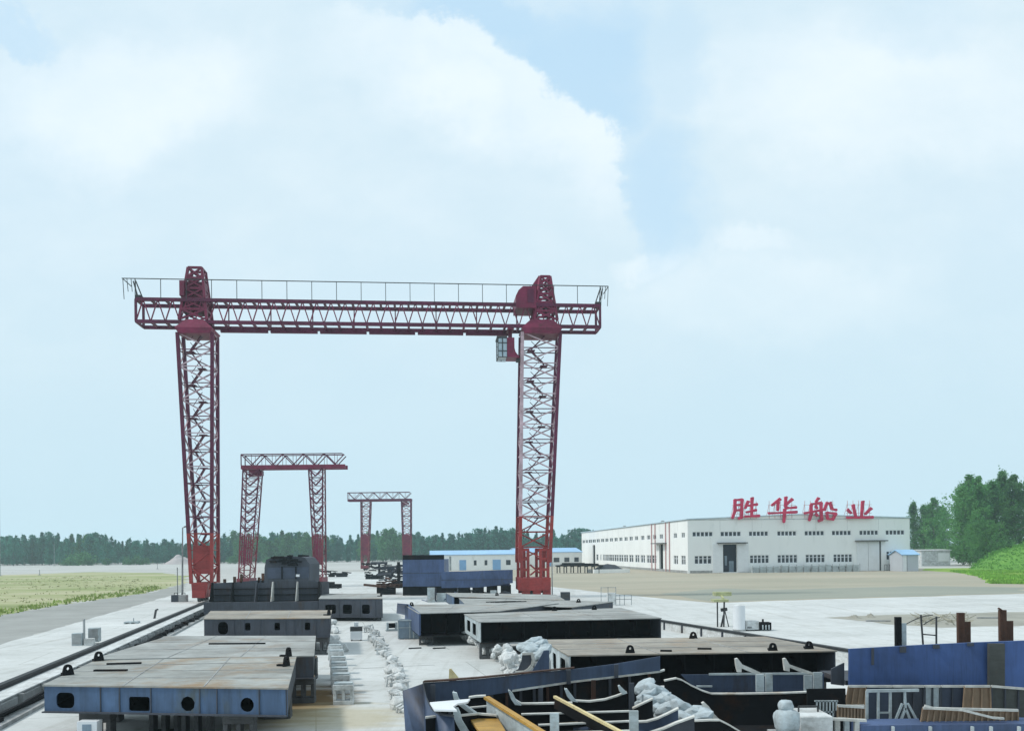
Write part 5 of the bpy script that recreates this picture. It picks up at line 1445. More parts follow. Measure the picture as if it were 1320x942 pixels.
mb = MB(); mb.bb(-.28, .28, 0, .5, .08, .5); mb.build('casing', M['frame_white'], o); mb = MB(); mb.bb(-.3, .3, .05, .45, .5, .72); mb.build('dark_top', M['thin_dark'], o)
mb = MB(); mb.bb(-.1, .1, .15, .35, .72, .95); mb.build('handle_box', M['frame_white'], o)
mb = MB(); [mb.tube((x, y, .08), (x + .05, y, .08), .08, n=10) for x in (-.26, .2) for y in (.08, .42)]; mb.build('wheel', M['thin_dark'], o)
g = G(505, 813); o = thing('winch', 'little dark winch on the paving left of the steel bin', 'machine', g, .3)
mb = MB(); mb.bb(-.35, .35, -.2, .2, 0, .1); mb.bb(-.3, -.2, -.15, .15, .1, .5); mb.bb(.2, .3, -.15, .15, .1, .5); mb.build('bed', M['pale'], o)
mb = MB(); mb.tube((-.2, 0, .32), (.2, 0, .32), .14, n=12); mb.build('drum', M['dark'], o)
for px, py, lab in ((535, 836, 'short dark bar lying on the paving nearest the steel bin'), (566, 836, 'small dark bar lying on the paving before the rubble bank')):
    g = G(px, py); o = thing('steel_bar', lab, 'steel bar', g, .3); mb = MB(); mb.bb(-.3, .3, -.03, .03, .01, .07); mb.bb(-.25, -.2, -.1, .1, .01, .05); mb.build('bar', M['thin_dark'], o)
# left apron items
g = G(100, 832); o = thing('power_cabinet', 'pair of pale power cabinets with a thin post on the left apron', 'cabinet', g, .25); s = g.y / F
mb = MB(); mb.bb(-7 * s, 5 * s, 0, .5, .0, 16 * s); mb.build('cabinet_case', M['pale'], o); mb = MB(); mb.bb(10 * s, 23 * s, .5, 1.1, .12, 21 * s); mb.build('cabinet_case', M['pale'], o)
mb = MB(); mb.bb(9 * s, 20 * s, -.25, .2, 0, 9 * s); mb.build('low_case', M['conc'], o)
mb = MB(); mb.bar((7 * s, .3, 0), (7 * s, .3, 34 * s), .05); mb.bar((5.5 * s, .3, 0), (5.5 * s, .3, 33 * s), .03); mb.build('post', M['steel'], o)
mb = MB(); mb.bb(-6.2 * s, 4.2 * s, -.02, -.003, .08, 15 * s); mb.bb(11 * s, 22 * s, .48, .497, .2, 20 * s); mb.build('cabinet_door', M['conc_grey'], o)
g = G(199, 797); o = thing('bollard', 'thin leaning dark stake on the left apron', 'stake', g, 0); s = g.y / F
mb = MB(); mb.bar((0, 0, 0), (.12, 0, 11 * s), .12); mb.bar((.12, 0, 11 * s), (.25, 0, 12 * s), .2, .1); mb.build('stake_bar', M['thin_dark'], o)
g = G(168, 804); o = thing('pallet', 'flat pale pallet with an upright pin on the left apron', 'pallet', g, .2); s = g.y / F
mb = MB(); 
for k in range(6): mb.bb(-8 * s, 8 * s, k * .18, k * .18 + .13, .1, .14)
for x in (-7, 0, 7): mb.bb(x * s - .05, x * s + .05, 0, 1.05, .0, .1)
mb.build('slats', M['pale'], o); mb = MB(); mb.bar((2 * s, .5, .14), (2 * s, .5, 7 * s), .05); mb.build('pin', M['steel'], o)
# lamp post with counterweights
g = G(235, 775); o = thing('lamp_post', 'tall thin lamp post with a hooked top beside the left crane leg', 'lamp post', g, 0); s = g.y / F
mb = MB(); mb.tube((0, 0, 0), (.1, 0, 95 * s), .11, .06, n=8); mb.tube((.1, 0, 95 * s), (.45, 0, 97 * s), .06, n=8); mb.build('pole', M['steel'], o)
mb = MB(); mb.bb(.3, .75, -.12, .12, 95.6 * s, 97.2 * s); mb.build('lamp_head', M['thin_dark'], o)
mb = MB(); mb.tube((-6 * s, 0, 0), (-6 * s, 0, 44 * s), .05, n=6); mb.build('stay_pole', M['steel'], o)
for i, (dx, lab) in enumerate(((-5, 'left grey counterweight block at the foot of the lamp post'), (4.5, 'right grey counterweight block at the foot of the lamp post'))):
    p = g + Vector((dx * s, -.9, 0)); o = thing('counterweight', lab, 'concrete block', p, .1)
    mb = MB(); mb.bb(-4.8 * s, 4.8 * s, 0, .8, 0, 9 * s); mb.build('block', M['grey_primer' if i == 0 else 'conc_grey'], o, bevel=.03); mb = MB()
    mb.bar((-.15, .4, 9 * s), (-.15, .4, 11.5 * s), .05); mb.bar((.15, .4, 9 * s), (.15, .4, 11.5 * s), .05); mb.bar((-.15, .4, 11.5 * s), (.15, .4, 11.5 * s), .05); mb.build('lifting_loop', M['thin_dark'], o)
def thin_pole(px, py0, py1, r, lab, name='pole'):
    g = G(px, py1); s = g.y / F; o = thing(name, lab, 'pole', g, 0); mb = MB(); mb.tube((0, 0, 0), (0, 0, (py1 - py0) * s), r, r * .6, n=8); mb.build('shaft', M['steel'], o)
    mb = MB(); mb.bb(-r * 3, r * 3, -r * 3, r * 3, 0, .12); mb.build('foot', M['conc_grey'], o); return o
thin_pole(712, 676, 769, .06, 'thin bare pole standing right of the right crane leg')
g = G(729, 774.5); o = thing('electric_box', 'dark electric box right of the right crane leg', 'cabinet', g, 0); s = g.y / F
mb = MB(); mb.bb(-6 * s, 6 * s, 0, .7, .1, 11.5 * s); mb.build('case', M['grey_primer'], o); mb = MB(); mb.bb(-5 * s, 0, -.03, -.003, .25, 10 * s); mb.bb(.3 * s, 5 * s, -.03, -.003, .25, 10 * s); mb.build('door', M['thin_dark'], o)
mb = MB(); mb.bb(-5.5 * s, 5.5 * s, .05, .65, 0, .1); mb.build('foot', M['conc_grey'], o)
thin_pole(0, 478, 742, .13, 'tall dark pole cut off by the left edge of the photo')
thin_pole(70, 700, 729, .12, 'weathered utility pole before the far tree line on the left', 'utility_pole')
thin_pole(58, 706, 728, .12, 'shorter utility pole left of the weathered one before the far trees', 'utility_pole')
thin_pole(51, 734, 741, .09, 'short stake standing on the pale sand at the far left', 'stake')
thin_pole(203, 727, 733, .1, 'short stake on the sand before the pinkish heap', 'stake')
thin_pole(134, 711, 724, .1, 'pale post in front of the far trees on the left', 'post')

# items right of the right rail
g = G(953, 813); s = g.y / F; o = thing('water_tank', 'white upright cylindrical tank by the right crane rail', 'tank', g, 0)
mb = MB(); r = 7.6 * s; mb.tube((0, 0, .1), (0, 0, 33 * s), r, n=28); mb.build('tank_shell', M['frame_white'], o); mb = MB(); mb.tube((0, 0, 0), (0, 0, .1), r * 1.08, n=28); mb.build('base_ring', M['conc_grey'], o)
mb = MB(); mb.tube((0, 0, 33 * s), (0, 0, 34.2 * s), r, r * .4, n=28); mb.build('lid', M['conc'], o)
g = G(970, 813); s = g.y / F; o = thing('generator', 'pale green-white generator box right of the white tank', 'machine', g, 0)
mb = MB(); mb.bb(-8.5 * s, 8.5 * s, 0, .7, .08, 13 * s); mb.build('casing', M['conc'], o); mb = MB()
for k in range(5): mb.bb((-6.5 + k * 1.2) * s, (-6 + k * 1.2) * s, -.02, -.003, .15, 6 * s)
mb.build('vent', M['grey_primer'], o); mb = MB(); mb.bb(-8 * s, -6.5 * s, .05, .65, 0, .08); mb.bb(6.5 * s, 8 * s, .05, .65, 0, .08); mb.build('skid', M['thin_dark'], o)
g = G(987.5, 813); s = g.y / F; o = thing('engine', 'small black engine block with a stub pipe, right of the pale generator', 'machine', g, 0)
mb = MB(); mb.bb(-7 * s, 7 * s, 0, .6, .05, 11 * s); mb.build('engine_body', M['dark'], o); mb = MB(); mb.tube((-2 * s, .3, 11 * s), (-2 * s, .3, 15 * s), 1.3 * s, n=10); mb.build('exhaust', M['dark'], o)
mb = MB(); [mb.bb(x * s, (x + 1.4) * s, -.05, -.003, 2 * s, 8 * s) for x in (-5, -1, 3)]; mb.build('fins', M['pale'], o)
mb = MB(); mb.bb(-6.5 * s, 6.5 * s, .05, .55, 0, .05); mb.build('skid', M['pale'], o)
g = G(932, 808); s = g.y / F; o = thing('hose_stand', 'spindly stand with yellow-green trays on top, left of the white tank', 'stand', g, 0)
mb = MB(); mb.bar((-7 * s, 0, 0), (-7 * s, 0, 33 * s), .07); mb.bar((1 * s, 0, 0), (2 * s, 0, 36 * s), .08); mb.bar((0, .4, 0), (4 * s, .3, 22 * s), .06); mb.bar((8 * s, .1, 0), (3 * s, .2, 24 * s), .05); mb.bar((-2 * s, .1, 0), (1.5 * s, .1, 15 * s), .09)
mb.tube((-2 * s, .1, 22 * s), (6 * s, .1, 23 * s), .1, n=8); mb.build('legs', M['thin_dark'], o)
mb = MB(); mb.bb(-13 * s, 6 * s, -.3, .5, 33 * s, 36 * s); mb.build('tray', M['lime'], o); mb = MB(); mb.bb(-4 * s, 17 * s, 1.0, 1.8, 39 * s, 44 * s); mb.bar((2 * s, .2, 36 * s), (4 * s, 1.2, 40 * s), .1); mb.build('tray', M['lime'], o)
g = G(789, 780); s = g.y / F; o = thing('access_stair', 'white box with thin railings at the back of the large centre block', 'platform', g, 0)
mb = MB(); mb.bb(-5 * s, 5 * s, 0, .9, 0, 16 * s); mb.build('box_body', M['conc'], o); mb = MB()
for x in (-14, -5, 5, 10, 16, 25): mb.bar((x * s, 0, 0), (x * s, 0, (24 if x < 8 else 14) * s), .045)
for x0, x1, z in ((-14, 5, 23), (5, 25, 13.5), (5, 25, 8)): mb.bar((x0 * s, 0, z * s), (x1 * s, 0, z * s), .045)
mb.build('railing', M['steel'], o)
# debris on the dirt patch
rr = random.Random(4)
arc = [G(1172 + 6.0 * i, 801 - 2.6 * i + .13 * i * i, .0) for i in range(9)]
o = thing('reed_heap', 'heap of dry branches and twisted bars on the dirt patch behind the rusty posts', 'debris', G(1215, 801), 0)
mb = MB()
for i in range(80):
    p = G(rr.uniform(1178, 1248), rr.uniform(795, 806)); q = p + Vector((rr.uniform(-.7, .7), rr.uniform(-.4, .4), rr.uniform(.0, .4))); mb.bar(p + Vector((0, 0, rr.uniform(0, .15))), q, .035, .035)
mb.build('branches', mat('dry_branch', (.42, .40, .32), .9, .3, 2.0), o, world=True)
mb = MB(); b0 = G(1168, 806); s = b0.y / F
for (x0, x1, hh_) in ((1166, 1206, 12), (1190, 1215, 9)):
    pts = [G(x0, 805) + Vector(((x1 - x0) * s * f, .3 * f, hh_ * s * math.sin(math.pi * .5 * f))) for f in [i / 8 for i in range(9)]]; mb.path(pts, .045, .045)
mb.build('bent_rod', M['thin_dark'], o, world=True)
for px, py, lab in ((1132, 801, 'flat dark plank on the left of the dirt patch'), (1275, 797, 'long grey plank lying on the dirt patch near the right rusty post')):
    g = G(px, py); o = thing('plank', lab, 'plank', g, -.15); mb = MB(); mb.bb(-.7, .7, -.1, .1, .02, .1); mb.bb(-.6, .5, .12, .3, .02, .08); mb.build('board', M['conc_grey'], o)
for px, py, w_ in ((1097, 797, 16), (1122, 795, 14)):
    pass
tag(mound('spoil_heap', 1100, 798, 26, 4.5, m_dirt, seed=21), 'low grey spoil heap at the left tip of the dirt patch', 'heap')
tag(mound('spoil_heap', 1122, 796, 16, 4.5, m_dirt, seed=23), 'small spoil heap just right of the low grey one on the dirt patch', 'heap')
# ------------------------------------------------------------------ foreground hull sections
def fl(parent, name, pts, wdt, m, th=.035):
    """flange: flat bar following points given as (px, py, Y); its width runs in depth"""
    A = [P(x, y, Y) for x, y, Y in pts]; B = [P(x, y, Y) + Vector((0, wdt, 0)) for x, y, Y in pts]
    mb = MB(); mb.strip(A, B, th, nrm=(0, 0, 1)); return mb.build(name, M[m], parent, world=True)
def web(parent, name, pts, zlow, m, th=.02, off=.06):
    """web plate hanging below a profile of (px, py, Y) down to height zlow"""
    A = [P(x, y, Y) + Vector((0, off, -.005)) for x, y, Y in pts]; B = [Vector((a.x, a.y, zlow)) for a in A]
    mb = MB(); mb.strip(A, B, th, nrm=(0, 1, 0)); return mb.build(name, M[m], parent, world=True)
def tip(parent, pts, Y, m='pale', th=.12):
    """pointed bracket: outline in pixels at one depth, with thickness"""
    poly = [(P(x, y, Y).x, P(x, y, Y).z) for x, y in pts]; mb = MB()
    mb.plate(poly, [], lambda a, b, tt: Vector((a, Y + tt, b)), th); return mb.build('bracket', M[m], parent, world=True)
def frame(parent, pts, zlow, wm='dark', fmat='edge', wd=.13):
    w_ = web(parent, 'frame_web', pts, zlow, wm); fl(w_, 'flange', pts, wd, fmat) if False else None
    A = [P(x, y, Y) for x, y, Y in pts]; mb = MB(); mb.strip(A, [a + Vector((0, wd, 0)) for a in A], .03, nrm=(0, 0, 1))
    mb.build('flange', M[fmat], w_, world=True); return w_

hs = thing('hull_section', 'open blue hull section full of dark curved frames and pale flanges, at the bottom centre', 'ship block', (P(690, 942, 17).x, 17, 0), 0)
# long side plate at the back
top = [(545, 880, 17.0), (575, 878, 17.3), (615, 875, 17.8), (660, 870.5, 18.4), (700, 866, 18.9), (740, 862, 19.4), (792, 855.5, 20.2), (851, 845.5, 21.0)]
bot = [(546, 904, 17.0), (575, 903, 17.3), (615, 898, 17.8), (660, 891, 18.4), (700, 885, 18.9), (740, 879, 19.4), (792, 873, 20.2), (851, 866, 21.0)]
mb = MB(); mb.strip([P(*p) for p in top], [P(*p) for p in bot], .05, nrm=(.15, 1, 0)); sp_ = mb.build('side_plate', M['hull_dark'], hs, world=True)
mb = MB()
A = [P(x, y - .6, Y - .06) for x, y, Y in top[:6]]; mb.strip(A, [a + Vector((.02, .16, 0)) for a in A], .025, nrm=(0, 0, 1)); mb.build('rubbing_strip', M['rust'], sp_, world=True)
for px, py0, py1, Y in ((733, 863, 881, 19.2), (794.5, 856, 873, 20.1), (558, 882, 903, 17.0)):
    mb = MB(); a, b = P(px, py0, Y - .05), P(px, py1, Y - .05); mb.bar(a, b, .09, .06, up=(0, 1, 0)); mb.build('stiffener', M['grey_primer'], sp_, world=True)
mb = MB(); A = [P(x, y + .5, Y - .12) for x, y, Y in bot[3:]]; A += [P(857, 864.5, 21.0)]; mb.strip(A, [a + Vector((.02, .2, 0)) for a in A], .03, nrm=(0, 0, 1)); mb.build('lower_flange', M['edge'], sp_, world=True)
# wall below the side plate (dark) and a vertical rusty post
A = [P(x, y, Y + .25) for x, y, Y in bot]; mb = MB(); mb.strip(A, [Vector((a.x, a.y, .5)) for a in A], .03, nrm=(.15, 1, 0)); mb.build('bulkhead', M['dark'], hs, world=True)
for px, py0, py1, Y, m in ((765, 876, 903, 19.0, 'rust'), (697, 886, 905, 18.2, 'grey_primer')):
    mb = MB(); mb.bar(P(px, py0, Y), P(px, py1, Y), .09, .07, up=(0, 1, 0)); mb.build('pillar', M[m], hs, world=True)
# left end shell: a big blue plate curving towards the viewer
xs = [(519, 889), (530, 890), (546, 892), (552, 904), (558, 914), (566, 921), (576, 924)]
A = [P(519, 890, 16.6), P(545, 881, 16.9), P(550, 901, 16.2), P(556, 914, 15.7), P(566, 921, 15.3), P(585, 924, 15.0)]
B = [Vector((P(522, 950, 15.8).x, 16.2, .5)), Vector((P(545, 950, 15.8).x, 16.0, .5)), Vector((P(552, 950, 15.5).x, 15.7, .5)), Vector((P(560, 950, 15.2).x, 15.3, .5)), Vector((P(572, 950, 15.0).x, 15.0, .5)), Vector((P(590, 950, 14.8).x, 14.8, .5))]
mb = MB(); mb.strip(A, B, .05, nrm=(0, 1, 0), smooth=True); mb.build('end_shell', M['hull_dark'], hs, world=True)
A2 = [a + Vector((0, -.03, .004)) for a in A[1:]]; mb = MB(); mb.strip(A2, [a + Vector((0, .1, 0)) for a in A2], .02, nrm=(0, 0, 1)); mb.build('end_lip', M['grey_primer'], hs, world=True)
# white loose plate inside the left end
z = 1.85; q4 = [G(554, 904.5, z), G(606, 900, z), G(603, 904, z), G(590, 906, z), G(584, 910, z), G(589, 914.5, z), G(560, 914, z)]
mb = MB(); tri = tessellate_polygon([[Vector((p.x, p.y, 0)) for p in q4]]); n = len(q4)
mb.add(q4 + [p - Vector((0, 0, .03)) for p in q4], list(tri) + [tuple(i + n for i in f) for f in tri] + [(i, (i + 1) % n, n + (i + 1) % n, n + i) for i in range(n)])
mb.build('loose_plate', M['frame_white'], hs, world=True)
# curved frames
frame(hs, [(604, 900, 16.9), (614, 898.5, 16.9), (626, 898, 16.9)], .5, 'dark', 'edge')
frame(hs, [(655, 890, 17.4), (659, 896, 17.4), (664, 903, 17.4), (672, 908, 17.4), (690, 908, 17.4), (710, 907.5, 17.4), (738, 907, 17.4)], .5)
tip(hs, [(655, 890), (657, 889.5), (661, 894), (666, 904), (672, 909), (664, 908), (659, 901)], 17.3)
frame(hs, [(728, 888, 18.0), (731, 893, 18.0), (736, 900, 18.0), (742, 904, 18.0), (760, 905, 18.0), (780, 902.5, 18.0), (795, 898, 18.0), (808, 893, 18.0)], .5)
tip(hs, [(727.5, 888), (731, 887.5), (735, 893), (741, 901), (745, 905), (736, 903), (731, 897)], 17.9)
tip(hs, [(797, 884), (799, 883), (804, 888), (809, 893), (803, 895), (799, 891)], 17.9)
frame(hs, [(584, 893, 16.3), (588, 899, 16.3), (594, 907, 16.3), (604, 914, 16.3), (614, 921, 16.3)], .5, 'dark', 'pale', .16)
tip(hs, [(583, 892), (588.5, 893), (591, 901), (600, 909), (614, 920.5), (604, 918), (592, 909), (585, 901)], 16.2)
frame(hs, [(584, 912, 15.6), (588, 920, 15.6), (594, 930, 15.6), (604, 946, 15.6)], .5, 'dark', 'pale', .16)
tip(hs, [(584, 912), (590, 912.5), (593, 919), (595, 928), (606, 946), (596, 946), (588, 932), (584, 922)], 15.5)
frame(hs, [(548, 926, 15.25), (566, 924, 15.5), (586, 924, 15.6), (616, 921, 16.0), (640, 923, 16.0)], .5, 'dark', 'edge', .1)
# longitudinal flanges
for a, b, Y0, Y1 in (((596, 914), (627, 911), 16.6, 16.7), ((672, 921.5), (812, 917.5), 16.6, 16.8), ((694, 935.5), (812, 930.5), 15.8, 16.0), ((640, 948), (812, 943), 15.2, 15.4)):
    pts = [(a[0], a[1], Y0), ((a[0] + b[0]) / 2, (a[1] + b[1]) / 2, (Y0 + Y1) / 2), (b[0], b[1], Y1)]
    w_ = web(hs, 'longitudinal', pts, .6, 'dark'); A = [P(*p) for p in pts]; mb = MB(); mb.strip(A, [p + Vector((0, .1, 0)) for p in A], .025, nrm=(0, 0, 1)); mb.build('flange', M['edge'], w_, world=True)
for x0, x1, y0, Y in ((709, 720.5, 919, 15.4), (811.5, 823, 916, 15.6)):
    mb = MB(); a, b = P(x0, y0, Y), P(x1, y0, Y); mb.bb(a.x, b.x, Y, Y + .08, .5, a.z); mb.build('upright', M['pale'], hs, world=True)
# brown floor panel and yellow beams
z = 1.15
mb = MB(); q4 = [G(606, 926, z + .35), G(641, 923.5, z + .35), G(657, 950, z + .35), G(625, 952, z + .35)]; mb.add(q4 + [p - Vector((0, 0, .04)) for p in q4], [(0, 1, 2, 3), (7, 6, 5, 4), (0, 4, 5, 1), (1, 5, 6, 2), (2, 6, 7, 3), (3, 7, 4, 0)])
mb.build('floor_panel', M['yellow'], hs, world=True)
yb = thing('yellow_beam', 'thick yellow-topped beam with grey web lying slanted across the open hull section', 'beam', (P(660, 920, 15.5).x, 15.5, 0), 0)
a, b = P(627, 898.5, 16.5), P(706, 948, 14.4); d = (b - a); mb = MB(); mb.bar(a, b, .11, .05); mb.build('top_flange', M['yellow'], yb, world=True)
mb = MB(); 
A = [a + d * f - Vector((0, 0, .03)) for f in (0, .27, .3, .9)]; hh_ = [.36, .50, .5, .3]
mb.strip(A, [p - Vector((0, 0, h)) for p, h in zip(A, hh_)], .03, nrm=(.7, .7, 0)); mb.build('web', M['pale'], yb, world=True)
yb = thing('pale_beam', 'thin pale yellow beam slanting across the middle of the open hull section', 'beam', (P(760, 920, 16).x, 16, 0), 0)
a, b = P(715, 897.5, 16.9), P(808, 947, 14.8); mb = MB(); mb.bar(a, b, .06, .045); mb.build('top_flange', M['paleyellow'], yb, world=True)
mb = MB(); mb.bar(a - Vector((0, 0, .12)), b - Vector((0, 0, .12)), .02, .2); mb.build('web', M['dark'], yb, world=True)
mb = MB(); mb.bb(P(540, 930, 15.5).x, P(825, 930, 16.5).x, 14.9, 19, .46, .5); mb.build('bottom_plate', M['dark'], hs, world=True)

rr = random.Random(12)
for k in range(16):      # vertical stiffeners on the dark bulkhead
    f = (k + .5) / 16; i = min(len(bot) - 2, int(f * (len(bot) - 1))); ff = f * (len(bot) - 1) - i
    a = P(*bot[i]).lerp(P(*bot[i + 1]), ff) + Vector((0, .16, -.02)); mb = MB(); mb.bb(a.x - .03, a.x + .03, a.y, a.y + .06, .5, a.z); mb.build('bulkhead_stiffener', M['rust' if k % 3 == 0 else 'grey_primer'], hs, world=True)
for k in range(14):      # offcuts lying on the bottom plating
    px = rr.uniform(660, 805); py = rr.uniform(912, 938); a = P(px, py, rr.uniform(15.9, 17.2)); a.z = min(a.z, 1.35) - rr.uniform(.0, .2)
    d = Vector((rr.uniform(-.5, .5), rr.uniform(-.3, .3), rr.uniform(-.04, .04))); mb = MB(); mb.bar(a - d, a + d, rr.uniform(.05, .14), .04); mb.build('offcut', M[rr.choice(('rust', 'brown', 'grey_primer', 'hull_dark'))], hs, world=True)
# curved bow plate with a pale rim, and a drape of sacks behind the side plate
cp = thing('curved_plate', 'dark scooped plate with a pale rim behind the blue side plate, by white sacks', 'steel plate', (P(690, 850, 21).x, 21, 0), 0)
rim = [(663, 866), (668, 862), (671, 855), (672.5, 848), (673.5, 843)]
prof = [(660, 866.5), (668, 862), (672, 852), (673.5, 842.5), (686, 842.5), (686.5, 850), (684, 858), (679, 865), (674, 866)]
Y = 20.6; mb = MB(); mb.plate([(P(x, y, Y).x, P(x, y, Y).z) for x, y in prof], [], lambda p, q, tt: Vector((p, Y + tt, q)), .05); mb.build('scoop', M['grey_primer'], cp, world=True)
mb = MB(); mb.path([P(x, y, Y - .05) for x, y in [(686, 842), (687.5, 850), (686, 857), (681, 863), (676, 866), (664, 866.5)]], .07, .07, up=(0, 1, 0)); mb.path([P(x, y, Y - .05) for x, y in [(673, 842.5), (687, 842)]], .05, .05); mb.build('rim', M['edge'], cp, world=True)
mb = MB(); mb.bb(P(672, 866, Y).x, P(676, 866, Y).x, Y, Y + .4, 0, P(672, 866, Y).z); mb.build('prop', M['grey_primer'], cp, world=True)
sp2 = thing('slate_plate', 'slanted slate-blue corner plate between the scooped plate and the long tan deck block', 'steel plate', (P(700, 850, 22).x, 22, 0), 0)
Y = 21.6; mb = MB(); prof = [(684, 868), (697, 846), (701, 838), (708, 838), (708, 866)]
mb.plate([(P(x, y, Y).x, P(x, y, Y).z) for x, y in prof], [], lambda p, q, tt: Vector((p, Y + tt, q)), .05); mb.build('plate', M['hull_dark'], sp2, world=True)
mb = MB(); mb.bb(P(700, 860, Y).x, P(705, 860, Y).x, Y + .06, Y + .3, 0, P(700, 845, Y).z); mb.build('strut', M['grey_primer'], sp2, world=True)
for px, py, Y, s in ((684, 829, 24.5, 1.3), (694, 833, 24.2, 1.4), (676, 836, 24.3, 1.1), (688, 840, 23.6, 1.3), (699, 842, 23.4, 1.3), (680, 843, 23.5, 1.0), (690, 827, 24.6, 1.1), (679, 832, 24.4, 1.2), (700, 836, 24.0, 1.2), (684, 836, 23.9, 1.2), (693, 844, 23.4, 1.1)):
    sack(px, py, Y, s * .72, 'white sack in the clump at the left end of the long tan deck block', 'white sacks by the tan block end')
# platform that carries those sacks
pl_ = thing('timber_pile', 'grey crib of timbers carrying the sacks at the end of the long tan block', 'timber crib', (P(688, 850, 24).x, 24, 0), 0)
mb = MB(); zt_ = P(688, 848, 23.9).z
for k in range(5):
    zz = zt_ * k / 5
    for j in range(3):
        if k % 2: mb.bb(P(676, 850, 24).x, P(703, 850, 24).x, 23.3 + j * .6, 23.5 + j * .6, zz, zz + zt_ / 5 - .01)
        else: x = P(677 + j * 11, 850, 24).x; mb.bb(x, x + .2, 23.2, 24.8, zz, zz + zt_ / 5 - .01)
mb.build('timbers', M['conc_grey'], pl_, world=True)
# small tan fin behind the side plate
fn = thing('steel_fin', 'small tan pointed fin standing up behind the left end of the blue side plate', 'steel plate', (P(583, 870, 18.4).x, 18.4, 0), 0)
mb = MB(); prof = [(578.5, 874), (579, 862), (581.5, 861.5), (586, 867), (591, 873), (588, 876)]; Y = 18.2
mb.plate([(P(x, y, Y).x, P(x, y, Y).z) for x, y in prof], [], lambda p, q, tt: Vector((p, Y + tt, q)), .06); mb.build('fin', M['paleyellow'], fn, world=True)
mb = MB(); mb.bb(P(579, 874, Y).x, P(588, 874, Y).x, Y, Y + .08, 0, P(585, 874.5, Y).z); mb.build('stem', M['rust'], fn, world=True)

# ---- second open section, right of it
h2 = thing('hull_section', 'second open hull section with long curved pale-edged frames, under the long tan deck block', 'ship block', (P(940, 920, 18).x, 18, 0), 0)
frame(h2, [(857, 878, 20.2), (872, 875, 20.2), (880, 877.5, 20.2), (893, 885, 20.2), (906, 891, 20.2), (918, 895, 20.2), (960, 895, 20.2), (1010, 894, 20.2), (1066, 892, 20.2)], .5, 'dark', 'edge', .14)
A, B = [P(878, 869, 22.6), P(1062, 868, 22.6)], [P(900, 892, 22.6), P(1062, 891, 22.6)]
mb = MB(); mb.strip(A, B, .04, nrm=(0, 1, 0)); mb.build('inner_panel', M['hull_dark'], h2, world=True)
mb = MB(); mb.bar(P(898, 884, 22.45), P(918, 884, 22.45), .05, .04); mb.bar(P(914, 868.5, 22.5), P(1060, 867.5, 22.5), .05, .05); mb.build('panel_seam', M['pale'], h2, world=True)
for pts, Y in (([(948, 849), (951, 848), (957, 856), (971, 862), (988, 870), (984, 872), (968, 866), (956, 861), (956, 866), (951, 866), (949, 858)], 21.6), ([(1010, 849), (1013, 848), (1018, 856), (1032, 861), (1052, 868), (1048, 870), (1030, 865), (1018, 860), (1018, 865), (1012, 864)], 21.6),
               ([(905, 906), (908, 904.5), (914, 910), (921, 920), (929, 928), (935, 933), (922, 928), (912, 919)], 18.0)):
    tip(h2, pts, Y, 'edge')
for x0, x1, y0, y1, Y in ((975, 985, 869, 891, 21.4), (987.5, 996, 868, 891, 21.5), (1037, 1047, 870, 891, 21.4), (1049, 1060, 866, 891, 21.5)):
    mb = MB(); a, b = P(x0, y1, Y), P(x1, y0, Y); mb.bb(a.x, b.x, Y, Y + .06, a.z, b.z); mb.build('upright', M['pale'], h2, world=True)
frame(h2, [(816, 914, 17.6), (826, 909, 17.6), (842, 901.5, 17.6)], .5, 'dark', 'edge')
A = [P(x, y, 18.6) for x, y in ((816, 912), (842, 900), (873, 912))]
frame(h2, [(820, 931.5, 16.9), (834, 931, 16.9), (848, 927, 16.9), (862, 920.5, 16.9), (875, 914, 16.9)], .5, 'hull_dark', 'edge')
frame(h2, [(838, 946, 16.0), (856, 940, 16.0), (872, 933, 16.0), (896, 924.5, 16.0)], .5, 'grey_primer', 'edge')
frame(h2, [(896, 930, 17.2), (915, 929, 17.2), (928, 929, 17.2), (940, 935, 17.2), (955, 944, 17.2)], .5, 'dark', 'edge', .1)
mb = MB(); mb.bb(P(830, 930, 19).x, P(1080, 930, 20).x, 17.3, 22.7, .46, .5); mb.build('bottom_plate', M['dark'], h2, world=True)
mb = MB(); mb.bb(P(812, 920, 18.4).x, P(818, 920, 18.4).x, 18.4, 18.46, .5, P(815, 880, 18.4).z); mb.build('pillar', M['grey_primer'], h2, world=True)
for px, py, Y, s in ((831, 884, 19.3, 1.05), (846, 891, 19.0, 1.15), (834, 896, 18.9, 1.0), (851, 903, 18.5, 1.1), (841, 905, 18.5, 1.0), (868, 906, 18.4, 1.2), (861, 912, 18.2, 1.1), (880, 915, 18.1, 1.25), (892, 920, 18.0, 1.25), (902, 925, 17.8, 1.1), (884, 926, 17.8, 1.0)):
    sack(px, py, Y, s * .85, 'white sack in the slumped heap lying between the two open hull sections', 'white sacks between the open hull sections')
for i in range(16):
    f = (i + rnd.random()) / 16; sack(832 + 66 * f + rnd.uniform(-9, 9), 900 + 30 * f + rnd.uniform(-3, 14), 18.85 - .9 * f + rnd.uniform(-.15, .1), rnd.uniform(.65, .9), 'white sack in the slumped heap lying between the two open hull sections', 'white sacks between the open hull sections')

